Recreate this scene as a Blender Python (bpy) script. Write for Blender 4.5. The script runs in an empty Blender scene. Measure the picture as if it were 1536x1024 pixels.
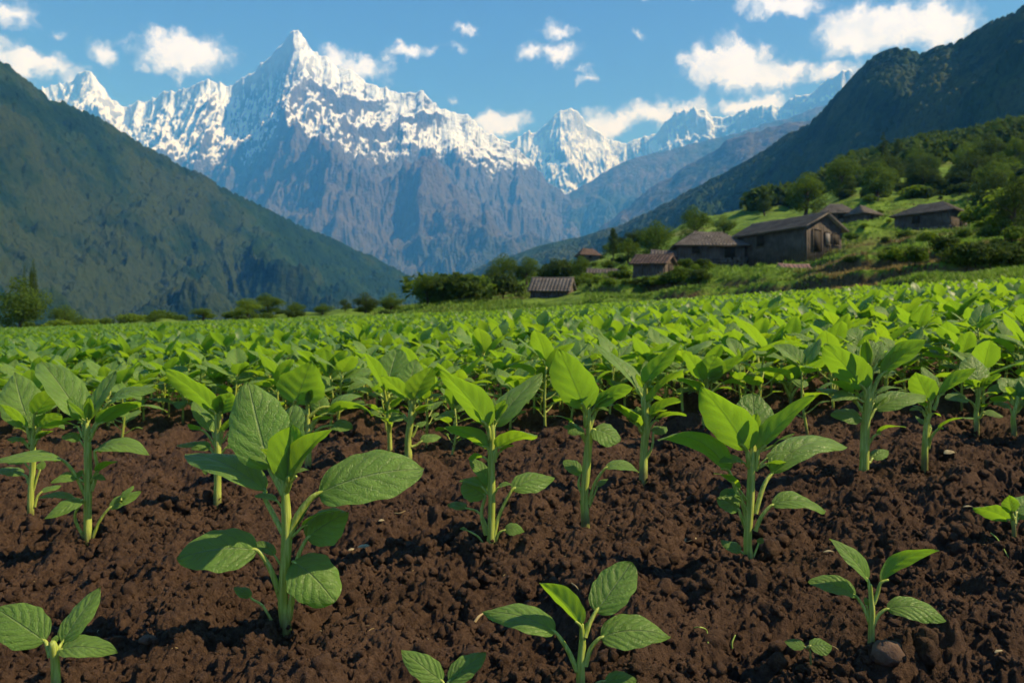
import bpy, math, random
import numpy as np
from mathutils import Vector, Matrix

# ------------------------------------------------------------------ camera, sky, sun, exposure
SC = bpy.context.scene
F = 1195.0                                   # focal length in pixels of the 1536 px wide frame
cam_d = bpy.data.cameras.new('camera'); cam = bpy.data.objects.new('camera', cam_d)
SC.collection.objects.link(cam); SC.camera = cam
cam_d.sensor_width = 36.0; cam_d.lens = 36.0 * F / 1536.0
cam_d.clip_start = 0.05; cam_d.clip_end = 40000
cam.location = (0, 0, 0); cam.rotation_euler = (math.radians(90), 0, 0)
cam_d.dof.use_dof = True; cam_d.dof.focus_distance = 1.4; cam_d.dof.aperture_fstop = 8.5

SUN_EL, SUN_AZ = 47.0, 93.0                  # azimuth measured from +Y (view direction) towards +X
sun_dir = Vector((math.sin(math.radians(SUN_AZ)) * math.cos(math.radians(SUN_EL)),
                  math.cos(math.radians(SUN_AZ)) * math.cos(math.radians(SUN_EL)),
                  math.sin(math.radians(SUN_EL))))
sd = bpy.data.lights.new('sun', 'SUN'); sd.energy = 5.0; sd.angle = math.radians(0.5); sd.color = (1.0, 0.95, 0.88)
sun = bpy.data.objects.new('sun', sd); SC.collection.objects.link(sun)
sun.rotation_euler = (-sun_dir).to_track_quat('-Z', 'Y').to_euler()
SC.view_settings.view_transform = 'Standard'; SC.view_settings.look = 'None'
SC.view_settings.exposure = 0.50; SC.view_settings.gamma = 1.0
SC.cycles.use_denoising = True
SC.cycles.volume_bounces = 1; SC.cycles.max_bounces = 7; SC.cycles.transmission_bounces = 4
SC.cycles.diffuse_bounces = 3; SC.cycles.glossy_bounces = 2

class NT:
    """tiny node-tree helper"""
    def __init__(s, tree): s.t = tree; s.n = tree.nodes; s.l = tree.links
    def new(s, ty, **kw):
        nd = s.n.new(ty); ins = kw.pop('ins', {})
        for k, v in kw.items(): setattr(nd, k, v)
        for k, v in ins.items():
            if hasattr(v, 'node'): s.l.new(v, nd.inputs[k])
            else: nd.inputs[k].default_value = v
        return nd
    def math(s, op, a, b=0.0, c=None, clamp=False):
        i = {0: a, 1: b}
        if c is not None: i[2] = c
        return s.new('ShaderNodeMath', operation=op, use_clamp=clamp, ins=i).outputs[0]
    def vm(s, op, a, b=None, out=0):
        i = {0: a}
        if b is not None: i[1] = b
        return s.new('ShaderNodeVectorMath', operation=op, ins=i).outputs[out]
    def noise(s, vec, scale, detail=4, rough=.55, dist=0.0, col=False):
        nd = s.new('ShaderNodeTexNoise', ins={'Scale': scale, 'Detail': detail, 'Roughness': rough, 'Distortion': dist})
        if vec is not None: s.l.new(vec, nd.inputs['Vector'])
        return nd.outputs[1 if col else 0]
    def mix(s, f, a, b, blend='MIX'):
        nd = s.n.new('ShaderNodeMix'); nd.data_type = 'RGBA'; nd.blend_type = blend
        for k, v in ((0, f), (6, a), (7, b)):
            if hasattr(v, 'node'): s.l.new(v, nd.inputs[k])
            else: nd.inputs[k].default_value = v if k == 0 else (tuple(v) + (1,) if len(v) == 3 else v)
        return nd.outputs[2]
    def ramp(s, f, lo, hi, a=0.0, b=1.0, smooth=True):
        nd = s.new('ShaderNodeMapRange', ins={1: lo, 2: hi, 3: a, 4: b}); s.l.new(f, nd.inputs[0])
        if smooth: nd.interpolation_type = 'SMOOTHSTEP'
        return nd.outputs[0]
    def bump(s, h, strength, dist, normal=None):
        i = {'Strength': strength, 'Distance': dist, 'Height': h}
        if normal is not None: i['Normal'] = normal
        return s.new('ShaderNodeBump', ins=i).outputs[0]

def material(name):
    m = bpy.data.materials.new(name); m.use_nodes = True
    t = NT(m.node_tree); b = t.n['Principled BSDF']; return m, t, b
def setin(t, node, key, v):
    if hasattr(v, 'node'): t.l.new(v, node.inputs[key])
    else: node.inputs[key].default_value = v

# world: Nishita sky, with fair-weather cumulus placed by compass direction
W = bpy.data.worlds.new('World'); SC.world = W; W.use_nodes = True
w = NT(W.node_tree); bg = w.n['Background']; wout = w.n['World Output']
sky = w.new('ShaderNodeTexSky', sky_type='NISHITA')
sky.sun_disc = False; sky.sun_elevation = math.radians(SUN_EL); sky.sun_rotation = math.radians(SUN_AZ)
sky.altitude = 1800; sky.air_density = 1.0; sky.dust_density = 0.1; sky.ozone_density = 2.2
skyc = w.mix(1.0, sky.outputs[0], (.66, .79, 1.30), 'MULTIPLY')
w.l.new(skyc, bg.inputs[0]); bg.inputs[1].default_value = 0.078
tc = w.new('ShaderNodeTexCoord')
sp = w.new('ShaderNodeSeparateXYZ', ins={0: tc.outputs['Generated']})
az = w.math('ARCTAN2', sp.outputs[0], sp.outputs[1]); el = w.math('ARCSINE', sp.outputs[2])
P = w.new('ShaderNodeCombineXYZ', ins={0: az, 1: el, 2: 0.0}).outputs[0]
warp = w.vm('SCALE', w.vm('SUBTRACT', w.noise(P, 26, 4, .6, col=True), (.5, .5, .5)), None)
warp.node.inputs['Scale'].default_value = 0.05
PW = w.vm('ADD', P, warp)
CL = [(280,80,62,30),(262,86,45,22),(48,95,62,24),(15,14,32,22),(150,76,20,17),(540,103,50,22),(500,92,30,14),(620,77,42,12),
      (702,48,17,7),(685,80,14,8),(842,82,38,15),(800,80,30,11),(835,48,28,10),(882,116,14,8),(1095,92,66,38),(1140,108,60,32),(1185,96,28,14),
      (1330,38,100,34),(1400,38,60,32),(1270,45,50,24),(1245,104,42,15),(1172,4,56,17),(985,176,80,26),(905,186,55,26),(745,186,52,20),
      (680,152,16,9),(960,50,12,7),(1015,-8,60,9),(1130,158,55,18),(880,205,60,18),(1465,-40,80,25),(500,-60,120,25),(90,42,16,8),(870,100,10,6)]
cur = None
for (cu, cv, ru, rv) in CL:
    x, z = (cu - 768) / F, (512 - cv) / F
    a0 = math.atan2(x, 1); e0 = math.atan2(z, math.hypot(1, x))
    d = w.vm('SUBTRACT', PW, (a0, e0, 0)); d = w.vm('MULTIPLY', d, (F / ru * .96, F / rv * 1.0, 0)); ln = w.vm('LENGTH', d, out=1)
    v = w.math('MULTIPLY', w.math('SUBTRACT', 1.0, ln), max(.38, min(1.0, (ru + rv) / 75)))
    cur = v if cur is None else w.math('SMOOTH_MAX', cur, v, .25)
nz = w.noise(PW, 42, 7, .62); nz2 = w.noise(P, 14, 3, .5)
dens = w.math('ADD', w.math('MULTIPLY_ADD', w.math('SUBTRACT', nz, .5), 1.2, cur), w.math('MULTIPLY', w.math('SUBTRACT', nz2, .5), .9))
cov = w.ramp(dens, -.10, .55)
shade = w.ramp(w.math('MULTIPLY_ADD', nz, .8, w.math('MULTIPLY', cov, .35)), .35, .9)
ccol = w.mix(shade, (.54, .64, 1.0), (.86, .91, 1.27))
bgc = w.new('ShaderNodeBackground', ins={0: ccol, 1: .95})
mixw = w.new('ShaderNodeMixShader', ins={0: w.math('MULTIPLY', cov, .94), 1: bg.outputs[0], 2: bgc.outputs[0]})
w.l.new(mixw.outputs[0], wout.inputs[0])

# ------------------------------------------------------------------ naming, tagging, mesh output
C = SC.collection
def tag(o, label=None, cat=None, group=None, kind=None):
    for k, v in (('label', label), ('category', cat), ('group', group), ('kind', kind)):
        if v: o[k] = v
    return o
def empty(name, loc=(0, 0, 0), rz=0.0):
    o = bpy.data.objects.new(name, None); C.objects.link(o); o.location = loc; o.rotation_euler = (0, 0, rz)
    o.empty_display_size = .1; return o
def mesh_data(name, V, Fa, mats, uv=None, var=None, mi=None, smooth=True):
    """V (n,3); Fa (m,4) int array (last index repeated for a triangle is not allowed), or (m,3)"""
    me = bpy.data.meshes.new(name); V = np.asarray(V, np.float32); Fa = np.asarray(Fa, np.int32)
    k = Fa.shape[1]
    me.vertices.add(len(V)); me.vertices.foreach_set('co', V.ravel())
    me.loops.add(Fa.size); me.loops.foreach_set('vertex_index', Fa.ravel())
    me.polygons.add(len(Fa)); me.polygons.foreach_set('loop_start', np.arange(0, Fa.size, k, dtype=np.int32))
    me.polygons.foreach_set('loop_total', np.full(len(Fa), k, np.int32))
    if smooth: me.polygons.foreach_set('use_smooth', np.ones(len(Fa), bool))
    if mi is not None: me.polygons.foreach_set('material_index', np.asarray(mi, np.int32))
    for m in (mats if isinstance(mats, (list, tuple)) else [mats]): me.materials.append(m)
    if uv is not None:
        l = me.uv_layers.new(name='UVMap'); l.data.foreach_set('uv', np.asarray(uv, np.float32)[Fa.ravel()].ravel())
    if var is not None:
        a = me.attributes.new('var', 'FLOAT', 'POINT'); a.data.foreach_set('value', np.asarray(var, np.float32))
    me.update(calc_edges=True); return me
def link(name, me, parent=None, loc=(0, 0, 0)):
    o = bpy.data.objects.new(name, me); C.objects.link(o); o.location = loc
    if parent: o.parent = parent
    return o
def copy_tree(o, parent=None):
    c = o.copy(); C.objects.link(c); c.parent = parent
    for ch in o.children: copy_tree(ch, c)
    return c
class MB:
    """collects quads"""
    def __init__(s): s.V = []; s.Q = []; s.UV = []; s.R = []; s.M = []; s.n = 0
    def add(s, V, Q, uv=None, var=0.5, mi=0):
        V = np.asarray(V, float).reshape(-1, 3); Q = np.asarray(Q, int)
        s.V.append(V); s.Q.append(Q + s.n); s.n += len(V)
        s.UV.append(np.zeros((len(V), 2)) if uv is None else uv)
        s.R.append(np.full(len(V), var) if np.isscalar(var) else var); s.M.append(np.full(len(Q), mi))
    def box(s, c, size, rot=None, var=.5, taper=1.0):
        x, y, z = [q / 2 for q in size]
        v = np.array([(-x,-y,-z),(x,-y,-z),(x,y,-z),(-x,y,-z),(-x*taper,-y*taper,z),(x*taper,-y*taper,z),(x*taper,y*taper,z),(-x*taper,y*taper,z)])
        if rot is not None: v = v @ np.array(rot).T
        s.add(v + np.array(c), [(3,2,1,0),(4,5,6,7),(0,1,5,4),(1,2,6,5),(2,3,7,6),(3,0,4,7)], var=var)
    def arrays(s): return np.concatenate(s.V), np.concatenate(s.Q), np.concatenate(s.UV), np.concatenate(s.R), np.concatenate(s.M)
    def mesh(s, name, mats, smooth=True):
        V, Q, UV, R, M = s.arrays(); return mesh_data(name, V, Q, mats, UV, R, M, smooth)

# ------------------------------------------------------------------ numpy noise
def _h(ix, iy, s):
    n = (ix.astype(np.int64) * 374761393 + iy.astype(np.int64) * 668265263 + s * 1442695041) & 0xffffffff
    n = ((n ^ (n >> 13)) * 1274126177) & 0xffffffff; n = ((n ^ (n >> 16)) * 2246822519) & 0xffffffff
    return ((n ^ (n >> 15)) & 0xffffff) / float(0x1000000)
def gnoise(x, y, s=0):
    ix = np.floor(x).astype(np.int64); iy = np.floor(y).astype(np.int64); fx = x - ix; fy = y - iy
    u = fx*fx*fx*(fx*(fx*6-15)+10); v = fy*fy*fy*(fy*(fy*6-15)+10)
    def g(a, b):
        an = _h(ix + a, iy + b, s) * 6.2831853; return np.cos(an) * (fx - a) + np.sin(an) * (fy - b)
    return ((g(0,0)*(1-u)+g(1,0)*u)*(1-v) + (g(0,1)*(1-u)+g(1,1)*u)*v) * 1.5
def fbm(x, y, o=5, s=0, lac=2.03, g=.5):
    r = np.zeros_like(x, dtype=float); a = 1.0
    for i in range(o): r += a * gnoise(x, y, s + i * 17); x = x * lac + 3.7; y = y * lac - 1.3; a *= g
    return r
def ridged(x, y, o=5, s=0, lac=2.05, g=.52):
    r = np.zeros_like(x, dtype=float); a = 1.0; wgt = 1.0; tot = 0
    for i in range(o):
        n = 1 - np.abs(gnoise(x, y, s + i * 13)) * 1.6; n = np.clip(n, 0, 1) ** 2
        r += a * n * wgt; wgt = np.clip(n * 1.6, 0, 1); tot += a
        x = x * lac + 5.1; y = y * lac + 2.2; a *= g
    return r / tot
def domes(x, y, s=0, rmin=.35, rmax=.75):
    """rounded lumps: max over neighbouring cells of a half-ellipsoid"""
    ix = np.floor(x).astype(np.int64); iy = np.floor(y).astype(np.int64); r = np.zeros_like(x, dtype=float)
    for a in (-1, 0, 1):
        for b in (-1, 0, 1):
            px = ix + a + _h(ix + a, iy + b, s); py = iy + b + _h(ix + a, iy + b, s + 5)
            rr = rmin + (rmax - rmin) * _h(ix + a, iy + b, s + 9) ** 1.5
            d2 = ((x - px) ** 2 + (y - py) ** 2) / (rr * rr)
            r = np.maximum(r, np.sqrt(np.clip(1 - d2, 0, 1)) * rr)
    return r
def sstep(x, a, b):
    t = np.clip((x - a) / (b - a), 0, 1); return t * t * (3 - 2 * t)
def grid_quads(nr, nc):
    i = np.arange(nr - 1)[:, None] * nc + np.arange(nc - 1)[None, :]
    return np.stack([i, i + 1, i + nc + 1, i + nc], -1).reshape(-1, 4)

# ------------------------------------------------------------------ the lie of the land
def plane_z(x, y):
    s = 0.0375 * x + (.078 - .0375) * np.logaddexp(0, x * 2.0) / 2.0 - .0405 * math.log(2) / 2
    return -.55 + .046 * y + s
EDGE_U = [-1200, 0, 400, 768, 1000, 1150, 1300, 1420, 1536, 2400]
EDGE_Y = [60, 50, 46, 40, 33, 27, 22, 18.5, 16, 10]
# ground height seen in columns, as (distance, picture row) beyond the field edge
COLS = {
 -1200: [(70,520),(120,540),(250,560),(700,590)],
 0:   [(56,497),(75,500),(120,520),(250,560),(700,590)],
 300: [(52,483),(75,484),(120,505),(250,540),(700,590)],
 560: [(50,468),(70,467),(100,480),(200,520),(700,570)],
 680: [(45,462),(60,456),(80,455),(120,470),(300,520),(700,570)],
 800: [(42,458),(50,455),(60,449),(80,432),(100,422),(140,420),(300,450),(700,520)],
 950: [(36,449),(45,440),(50,425),(58,415),(70,402),(100,385),(140,376),(300,385),(700,420)],
 1060:[(31,444),(38,434),(44,416),(55,402),(65,389),(85,372),(110,356),(160,340),(300,330),(700,330)],
 1180:[(28,440),(33,428),(40,416),(47,404),(60,386),(75,366),(100,342),(150,322),(260,305),(700,300)],
 1300:[(24,432),(27,428),(28.5,405),(34,397),(36,388),(47,378),(60,369),(72,350),(85,327),(130,288),(220,258),(340,242),(700,240)],
 1420:[(20,424),(23,418),(24.5,392),(31,384),(33,372),(48,362),(50,356),(74,344),(90,322),(130,275),(200,238),(320,218),(700,216)],
 1536:[(17.5,414),(21,408),(28,402),(32,366),(48,350),(52,342),(74,322),(100,285),(140,240),(200,212),(300,196),(700,196)],
 2400:[(12,412),(18,395),(30,350),(50,300),(80,230),(140,140),(300,60),(700,60)],
}
CU = sorted(COLS)
CT = {}
for u_ in CU:
    ey = float(np.interp(u_, EDGE_U, EDGE_Y)); x_ = (u_ - 768) / F * ey
    v0 = 512 - F * float(plane_z(np.array(x_), np.array(ey))) / ey
    pts = [(ey, v0)] + [p for p in COLS[u_] if p[0] > ey * 1.03]
    CT[u_] = (np.log([p[0] for p in pts]), np.array([p[1] for p in pts]))
def terrain_z(x, y, rough=True):
    x = np.asarray(x, float); y = np.asarray(y, float)
    yy = np.maximum(y, .3); u = np.clip(768 + F * x / yy, -1199, 2399); ly = np.log(yy)
    v = np.zeros_like(u)
    for i in range(len(CU) - 1):
        m = (u >= CU[i]) & (u < CU[i + 1])
        if not m.any(): continue
        t = (u[m] - CU[i]) / (CU[i + 1] - CU[i]); t = t * t * (3 - 2 * t)
        v[m] = np.interp(ly[m], *CT[CU[i]]) * (1 - t) + np.interp(ly[m], *CT[CU[i + 1]]) * t
    z = (512 - v) / F * yy
    ed = np.interp(u, EDGE_U, EDGE_Y)
    k = sstep(yy, ed * .995, ed * 1.03)
    if rough:
        st = 1.35; q_ = (z + fbm(x / 16, y / 16, 2, 73) * .55) / st; fr = q_ - np.floor(q_)
        tz = (sstep(fr, .88, 1.0) - fr) * st; z = z + tz * .92 * sstep(u, 820, 980) * sstep(yy, 20, 27) * (1 - sstep(yy, 95, 130))
        z = z + k * fbm(x / 6, y / 6, 3, 71) * .12 * np.minimum(yy / 20, 3)
    return plane_z(x, yy) * (1 - k) + z * k
def at(u, v, Y): return np.array([(u - 768) / F * Y, Y, (512 - v) / F * Y])
def ground_at(u, v, y0=1.0, y1=600.0):
    """first point of the land seen in the direction of picture point (u, v)"""
    ys = np.exp(np.linspace(math.log(y0), math.log(y1), 3000))
    g = terrain_z((u - 768) / F * ys, ys, True) - (512 - v) / F * ys
    k = np.argmax(g >= 0) if (g >= 0).any() else int(np.argmax(g / ys))
    Y = ys[k]; x = (u - 768) / F * Y
    return np.array([x, Y, float(terrain_z(np.array([x]), np.array([Y]))[0])])

# ------------------------------------------------------------------ materials
def soil_material():
    m, t, b = material('tilled_soil'); co = t.new('ShaderNodeTexCoord').outputs['Object']
    n1 = t.noise(co, 9, 5, .6); n2 = t.noise(co, 70, 6, .65); n3 = t.noise(co, 420, 4, .7)
    c = t.mix(t.ramp(n1, .3, .7), (.036, .0205, .0125), (.088, .052, .033))
    c = t.mix(t.math('MULTIPLY', t.ramp(n2, .35, .75), .6), c, (.165, .100, .062))
    c = t.mix(t.math('MULTIPLY', t.ramp(n3, .62, .8), .35), c, (.22, .15, .10))
    setin(t, b, 'Base Color', c); b.inputs['Roughness'].default_value = .93; b.inputs['Specular IOR Level'].default_value = .18
    h = t.math('ADD', t.math('MULTIPLY', n2, .7), t.math('MULTIPLY', n3, .75))
    setin(t, b, 'Normal', t.bump(h, 1.0, .013)); return m
M_SOIL = soil_material()

def leaf_material(name, top1, top2, under, trans, bump=True, vein=True, tmix=.46):
    m, t, b = material(name); out = t.n['Material Output']
    uv = t.new('ShaderNodeUVMap').outputs[0]; s = t.new('ShaderNodeSeparateXYZ', ins={0: uv})
    geo = t.new('ShaderNodeNewGeometry'); co = t.new('ShaderNodeTexCoord').outputs['Object']
    var = t.new('ShaderNodeAttribute', attribute_name='var').outputs['Fac']
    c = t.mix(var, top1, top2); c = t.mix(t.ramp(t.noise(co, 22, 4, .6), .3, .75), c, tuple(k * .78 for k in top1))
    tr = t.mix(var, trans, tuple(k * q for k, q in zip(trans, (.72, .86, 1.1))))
    un = t.mix(t.ramp(t.noise(co, 30, 3), .3, .7), under, tuple(k * .85 for k in under))
    hgt = None
    if vein:
        a = t.math('ABSOLUTE', t.math('MULTIPLY_ADD', s.outputs[1], 2.0, -1.0))        # 0 midrib .. 1 margin
        wob = t.math('MULTIPLY', t.math('SUBTRACT', t.noise(uv, 7, 2), .5), .9)
        sd_ = t.math('MULTIPLY', t.math('GREATER_THAN', s.outputs[1], .5), .45)
        p = t.math('ADD', t.math('ADD', t.math('MULTIPLY', s.outputs[0], 6.0), t.math('MULTIPLY', t.math('POWER', a, 1.35), -2.3)), t.math('ADD', wob, sd_))
        fr = t.math('ABSOLUTE', t.math('SUBTRACT', t.math('FRACT', p), .5))               # .5 on a side vein
        sv = t.math('MULTIPLY', t.ramp(fr, .44, .5), t.ramp(a, 1.0, .55, 0, 1))
        mid = t.ramp(a, .055, .015)
        vor = t.new('ShaderNodeTexVoronoi', feature='DISTANCE_TO_EDGE', ins={'Scale': 26.0, 'Vector': t.vm('MULTIPLY', uv, (1, .62, 1))})
        net = t.ramp(vor.outputs[0], .10, .0)
        ve = t.math('MAXIMUM', mid, t.math('MULTIPLY', sv, .8))
        ve = t.math('MAXIMUM', ve, t.math('MULTIPLY', net, .13))
        c = t.mix(t.math('MULTIPLY', ve, .9), c, (.30, .42, .15)); un = t.mix(t.math('MULTIPLY', ve, .6), un, (.26, .36, .15))
        band = t.math('MULTIPLY', t.ramp(t.math('ABSOLUTE', t.math('SUBTRACT', fr, .40)), .07, .0), t.ramp(a, 1.0, .6, 0, 1)); c = t.mix(t.math('MULTIPLY', band, .55), c, (.055, .125, .020))
        tr = t.mix(t.math('MULTIPLY', ve, .62), tr, (.10, .22, .01))
        puff = t.math('POWER', t.math('SUBTRACT', 1.0, t.math('MULTIPLY', fr, 2)), .55)
        hgt = t.math('ADD', t.math('MULTIPLY', puff, .55), t.math('ADD', t.math('MULTIPLY', net, -.25), t.math('MULTIPLY', mid, -.9)))
        hgt = t.math('MULTIPLY_ADD', t.noise(co, 160, 3), .55, hgt)
    col = t.mix(geo.outputs['Backfacing'], c, un)
    setin(t, b, 'Base Color', col); b.inputs['Roughness'].default_value = .46; b.inputs['Specular IOR Level'].default_value = .42
    tl = t.new('ShaderNodeBsdfTranslucent'); t.l.new(tr, tl.inputs[0])
    if hgt is not None and bump:
        nrm = t.bump(hgt, .75, .0040); t.l.new(nrm, b.inputs['Normal'])
    mx = t.new('ShaderNodeMixShader', ins={0: tmix, 1: b.outputs[0], 2: tl.outputs[0]}); t.l.new(mx.outputs[0], out.inputs[0]); return m
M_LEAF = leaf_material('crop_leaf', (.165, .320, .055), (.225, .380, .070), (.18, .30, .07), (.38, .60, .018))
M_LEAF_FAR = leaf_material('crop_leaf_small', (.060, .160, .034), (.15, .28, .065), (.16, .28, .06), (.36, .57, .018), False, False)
def stem_material():
    m, t, b = material('green_stem'); co = t.new('ShaderNodeTexCoord').outputs['Object']
    st = t.noise(t.vm('MULTIPLY', co, (260, 260, 14)), 1.0, 3); n = t.noise(co, 30, 3)
    c = t.mix(t.ramp(st, .35, .7), (.23, .30, .028), (.42, .48, .10)); c = t.mix(t.math('MULTIPLY', t.ramp(n, .5, .8), .4), c, (.09, .16, .02))
    zz = t.new('ShaderNodeSeparateXYZ', ins={0: co}).outputs[2]; c = t.mix(t.ramp(t.math('MULTIPLY_ADD', n, .03, zz), .050, .015, 0, .75), c, (.10, .085, .035))
    setin(t, b, 'Base Color', c); b.inputs['Roughness'].default_value = .5; b.inputs['Subsurface Weight'].default_value = .12
    b.inputs['Subsurface Scale'].default_value = .006; b.inputs['Subsurface Radius'].default_value = (.4, 1, .1)
    setin(t, b, 'Normal', t.bump(st, .35, .002)); return m
M_STEM = stem_material()
def plain(name, col, rough=.85, spec=.3, scale=8, col2=None, bump=.0, bscale=None):
    m, t, b = material(name); co = t.new('ShaderNodeTexCoord').outputs['Object']
    n = t.noise(co, scale, 5, .6); c = t.mix(t.ramp(n, .3, .7), col, col2 or tuple(k * .6 for k in col))
    setin(t, b, 'Base Color', c); b.inputs['Roughness'].default_value = rough; b.inputs['Specular IOR Level'].default_value = spec
    if bump: setin(t, b, 'Normal', t.bump(t.noise(co, bscale or scale * 3, 5, .65), .8, bump))
    return m

# ------------------------------------------------------------------ soil
def soil_relief(x, y):
    """height above the field plane, in metres"""
    wx = x + fbm(x / .05, y / .05, 3, 5, g=.6) * .016 + fbm(x / .3, y / .3, 2, 6) * .04
    wy = y + fbm(x / .05, y / .05, 3, 8, g=.6) * .016 + fbm(x / .3, y / .3, 2, 9) * .04
    h = fbm(x / .42, y / .42, 3, 2) * .045 + fbm(x / .14, y / .14, 3, 3) * .026 + domes(wx / .23 + 3, wy / .23, 20, .3, .6) * .045
    far = sstep(y, 4.5, 7.5); k = 1 - far
    m1 = sstep(fbm(x / .35, y / .35, 2, 33), -.35, .45)
    h = h + domes(wx / .105, wy / .105, 21) * .037 * (.25 + .75 * m1) * (1 + .5 * fbm(x / .04, y / .04, 3, 56))
    h = h + domes(wx / .047 + 9, wy / .047, 22) * .012 * (.4 + .6 * m1) * k * (1 + fbm(x / .02, y / .02, 2, 55))
    h = h + fbm(wx / .036, wy / .036, 4, 44, g=.56) * .0080 * k
    h = h + domes(wx / .021, wy / .021 + 5, 23, .3, .7) * .0070 * k
    h = h + domes(wx / .0098, wy / .0098 + 2, 24, .3, .7) * .0062 * k
    h = h + domes(x / .0056, y / .0056, 25, .3, .7) * .0032 * k + fbm(wx / .014, wy / .014, 3, 41) * .0034 * k
    return h - .055
def build_soil():
    ys = [.72]
    while ys[-1] < 62:
        Y = ys[-1]; ys.append(Y * (1 + (.0020 if Y < 2.6 else .0020 + .004 * (Y - 2.6) if Y < 6 else .03)))
    ys = np.array(ys); tx = np.concatenate([np.linspace(-1.6, -.70, 60, False), np.linspace(-.70, .70, 1000), np.linspace(.70, 1.6, 61)[1:]])
    X = ys[:, None] * tx[None, :]; Y = np.repeat(ys[:, None], len(tx), 1)
    Z = plane_z(X, Y) + soil_relief(X, Y) * sstep(62 - Y, 0, 40)
    u = 768 + F * X / Y; ed = np.interp(u, EDGE_U, EDGE_Y)
    Z = Z - sstep(Y, ed * 1.00, ed * 1.03) * 2.0
    V = np.stack([X, Y, Z], -1).reshape(-1, 3)
    q = grid_quads(len(ys), len(tx))
    q = q[(Y.ravel() < ed.ravel() * 1.03)[q].any(1)]
    o = link('field_soil', mesh_data('field_soil', V, q, M_SOIL)); tag(o, kind='structure')
build_soil()
def soil_z(x, y):
    x = np.atleast_1d(np.asarray(x, float)); y = np.atleast_1d(np.asarray(y, float)); return plane_z(x, y) + soil_relief(x, y)

def icolump(seed, n=8, m=6, amp=.16):
    r = np.random.RandomState(seed); th = np.linspace(0, math.pi, m + 1)[None, :]; ph = np.arange(n)[:, None] * 2 * math.pi / n
    V = np.stack([np.sin(th) * np.cos(ph), np.sin(th) * np.sin(ph), np.cos(th) * np.ones_like(ph)], -1)
    nn = 1 + r.uniform(-amp, amp, V.shape[:2]); nn[:, 0] = nn[0, 0]; nn[:, -1] = nn[0, -1]
    V = V * nn[..., None] * np.array([1, r.uniform(.65, 1), r.uniform(.55, .85)])
    q = []
    for i in range(n):
        for j in range(m):
            a = i * (m + 1) + j; b = ((i + 1) % n) * (m + 1) + j; q.append((a, a + 1, b + 1, b))
    return V.reshape(-1, 3), np.array(q)
def rotz(a):
    c, s = np.cos(a), np.sin(a); R = np.zeros((len(a), 3, 3)); R[:, 0, 0] = c; R[:, 0, 1] = -s; R[:, 1, 0] = s; R[:, 1, 1] = c; R[:, 2, 2] = 1; return R
def rotv(axis_ang):
    """rotation matrices from random axis-angle vectors (n,3)"""
    th = np.linalg.norm(axis_ang, axis=1) + 1e-9; k = axis_ang / th[:, None]; K = np.zeros((len(th), 3, 3))
    K[:, 0, 1] = -k[:, 2]; K[:, 0, 2] = k[:, 1]; K[:, 1, 0] = k[:, 2]; K[:, 1, 2] = -k[:, 0]; K[:, 2, 0] = -k[:, 1]; K[:, 2, 1] = k[:, 0]
    return np.eye(3)[None] + np.sin(th)[:, None, None] * K + (1 - np.cos(th))[:, None, None] * (K @ K)
def scatter(protos, pos, scale, R, rng, var=None):
    """merge many copies of a few (V, Q[, UV[, var]]) prototypes into arrays"""
    Vs, Qs, Us, Rs = [], [], [], []; off = 0; which = rng.randint(0, len(protos), len(pos))
    for k, p in enumerate(protos):
        idx = np.where(which == k)[0]
        if not len(idx): continue
        V, Q = p[0], p[1]; UV = p[2] if len(p) > 2 else np.zeros((len(V), 2)); pv = p[3] if len(p) > 3 else np.full(len(V), .5)
        sc = scale[idx] if np.ndim(scale) > 0 else np.full(len(idx), scale)
        P_ = np.einsum('nij,vj->nvi', R[idx], V) * (sc[:, None, None] if sc.ndim == 1 else sc[:, None, :]) + pos[idx][:, None, :]
        Vs.append(P_.reshape(-1, 3)); Qs.append((Q[None] + (np.arange(len(idx)) * len(V))[:, None, None] + off).reshape(-1, Q.shape[1]))
        Us.append(np.tile(UV, (len(idx), 1)))
        vv = np.tile(pv, (len(idx), 1)) + (0 if var is None else var[idx][:, None]); Rs.append(np.clip(vv, 0, 1).ravel()); off += len(idx) * len(V)
    return np.concatenate(Vs), np.concatenate(Qs), np.concatenate(Us), np.concatenate(Rs)

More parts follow.
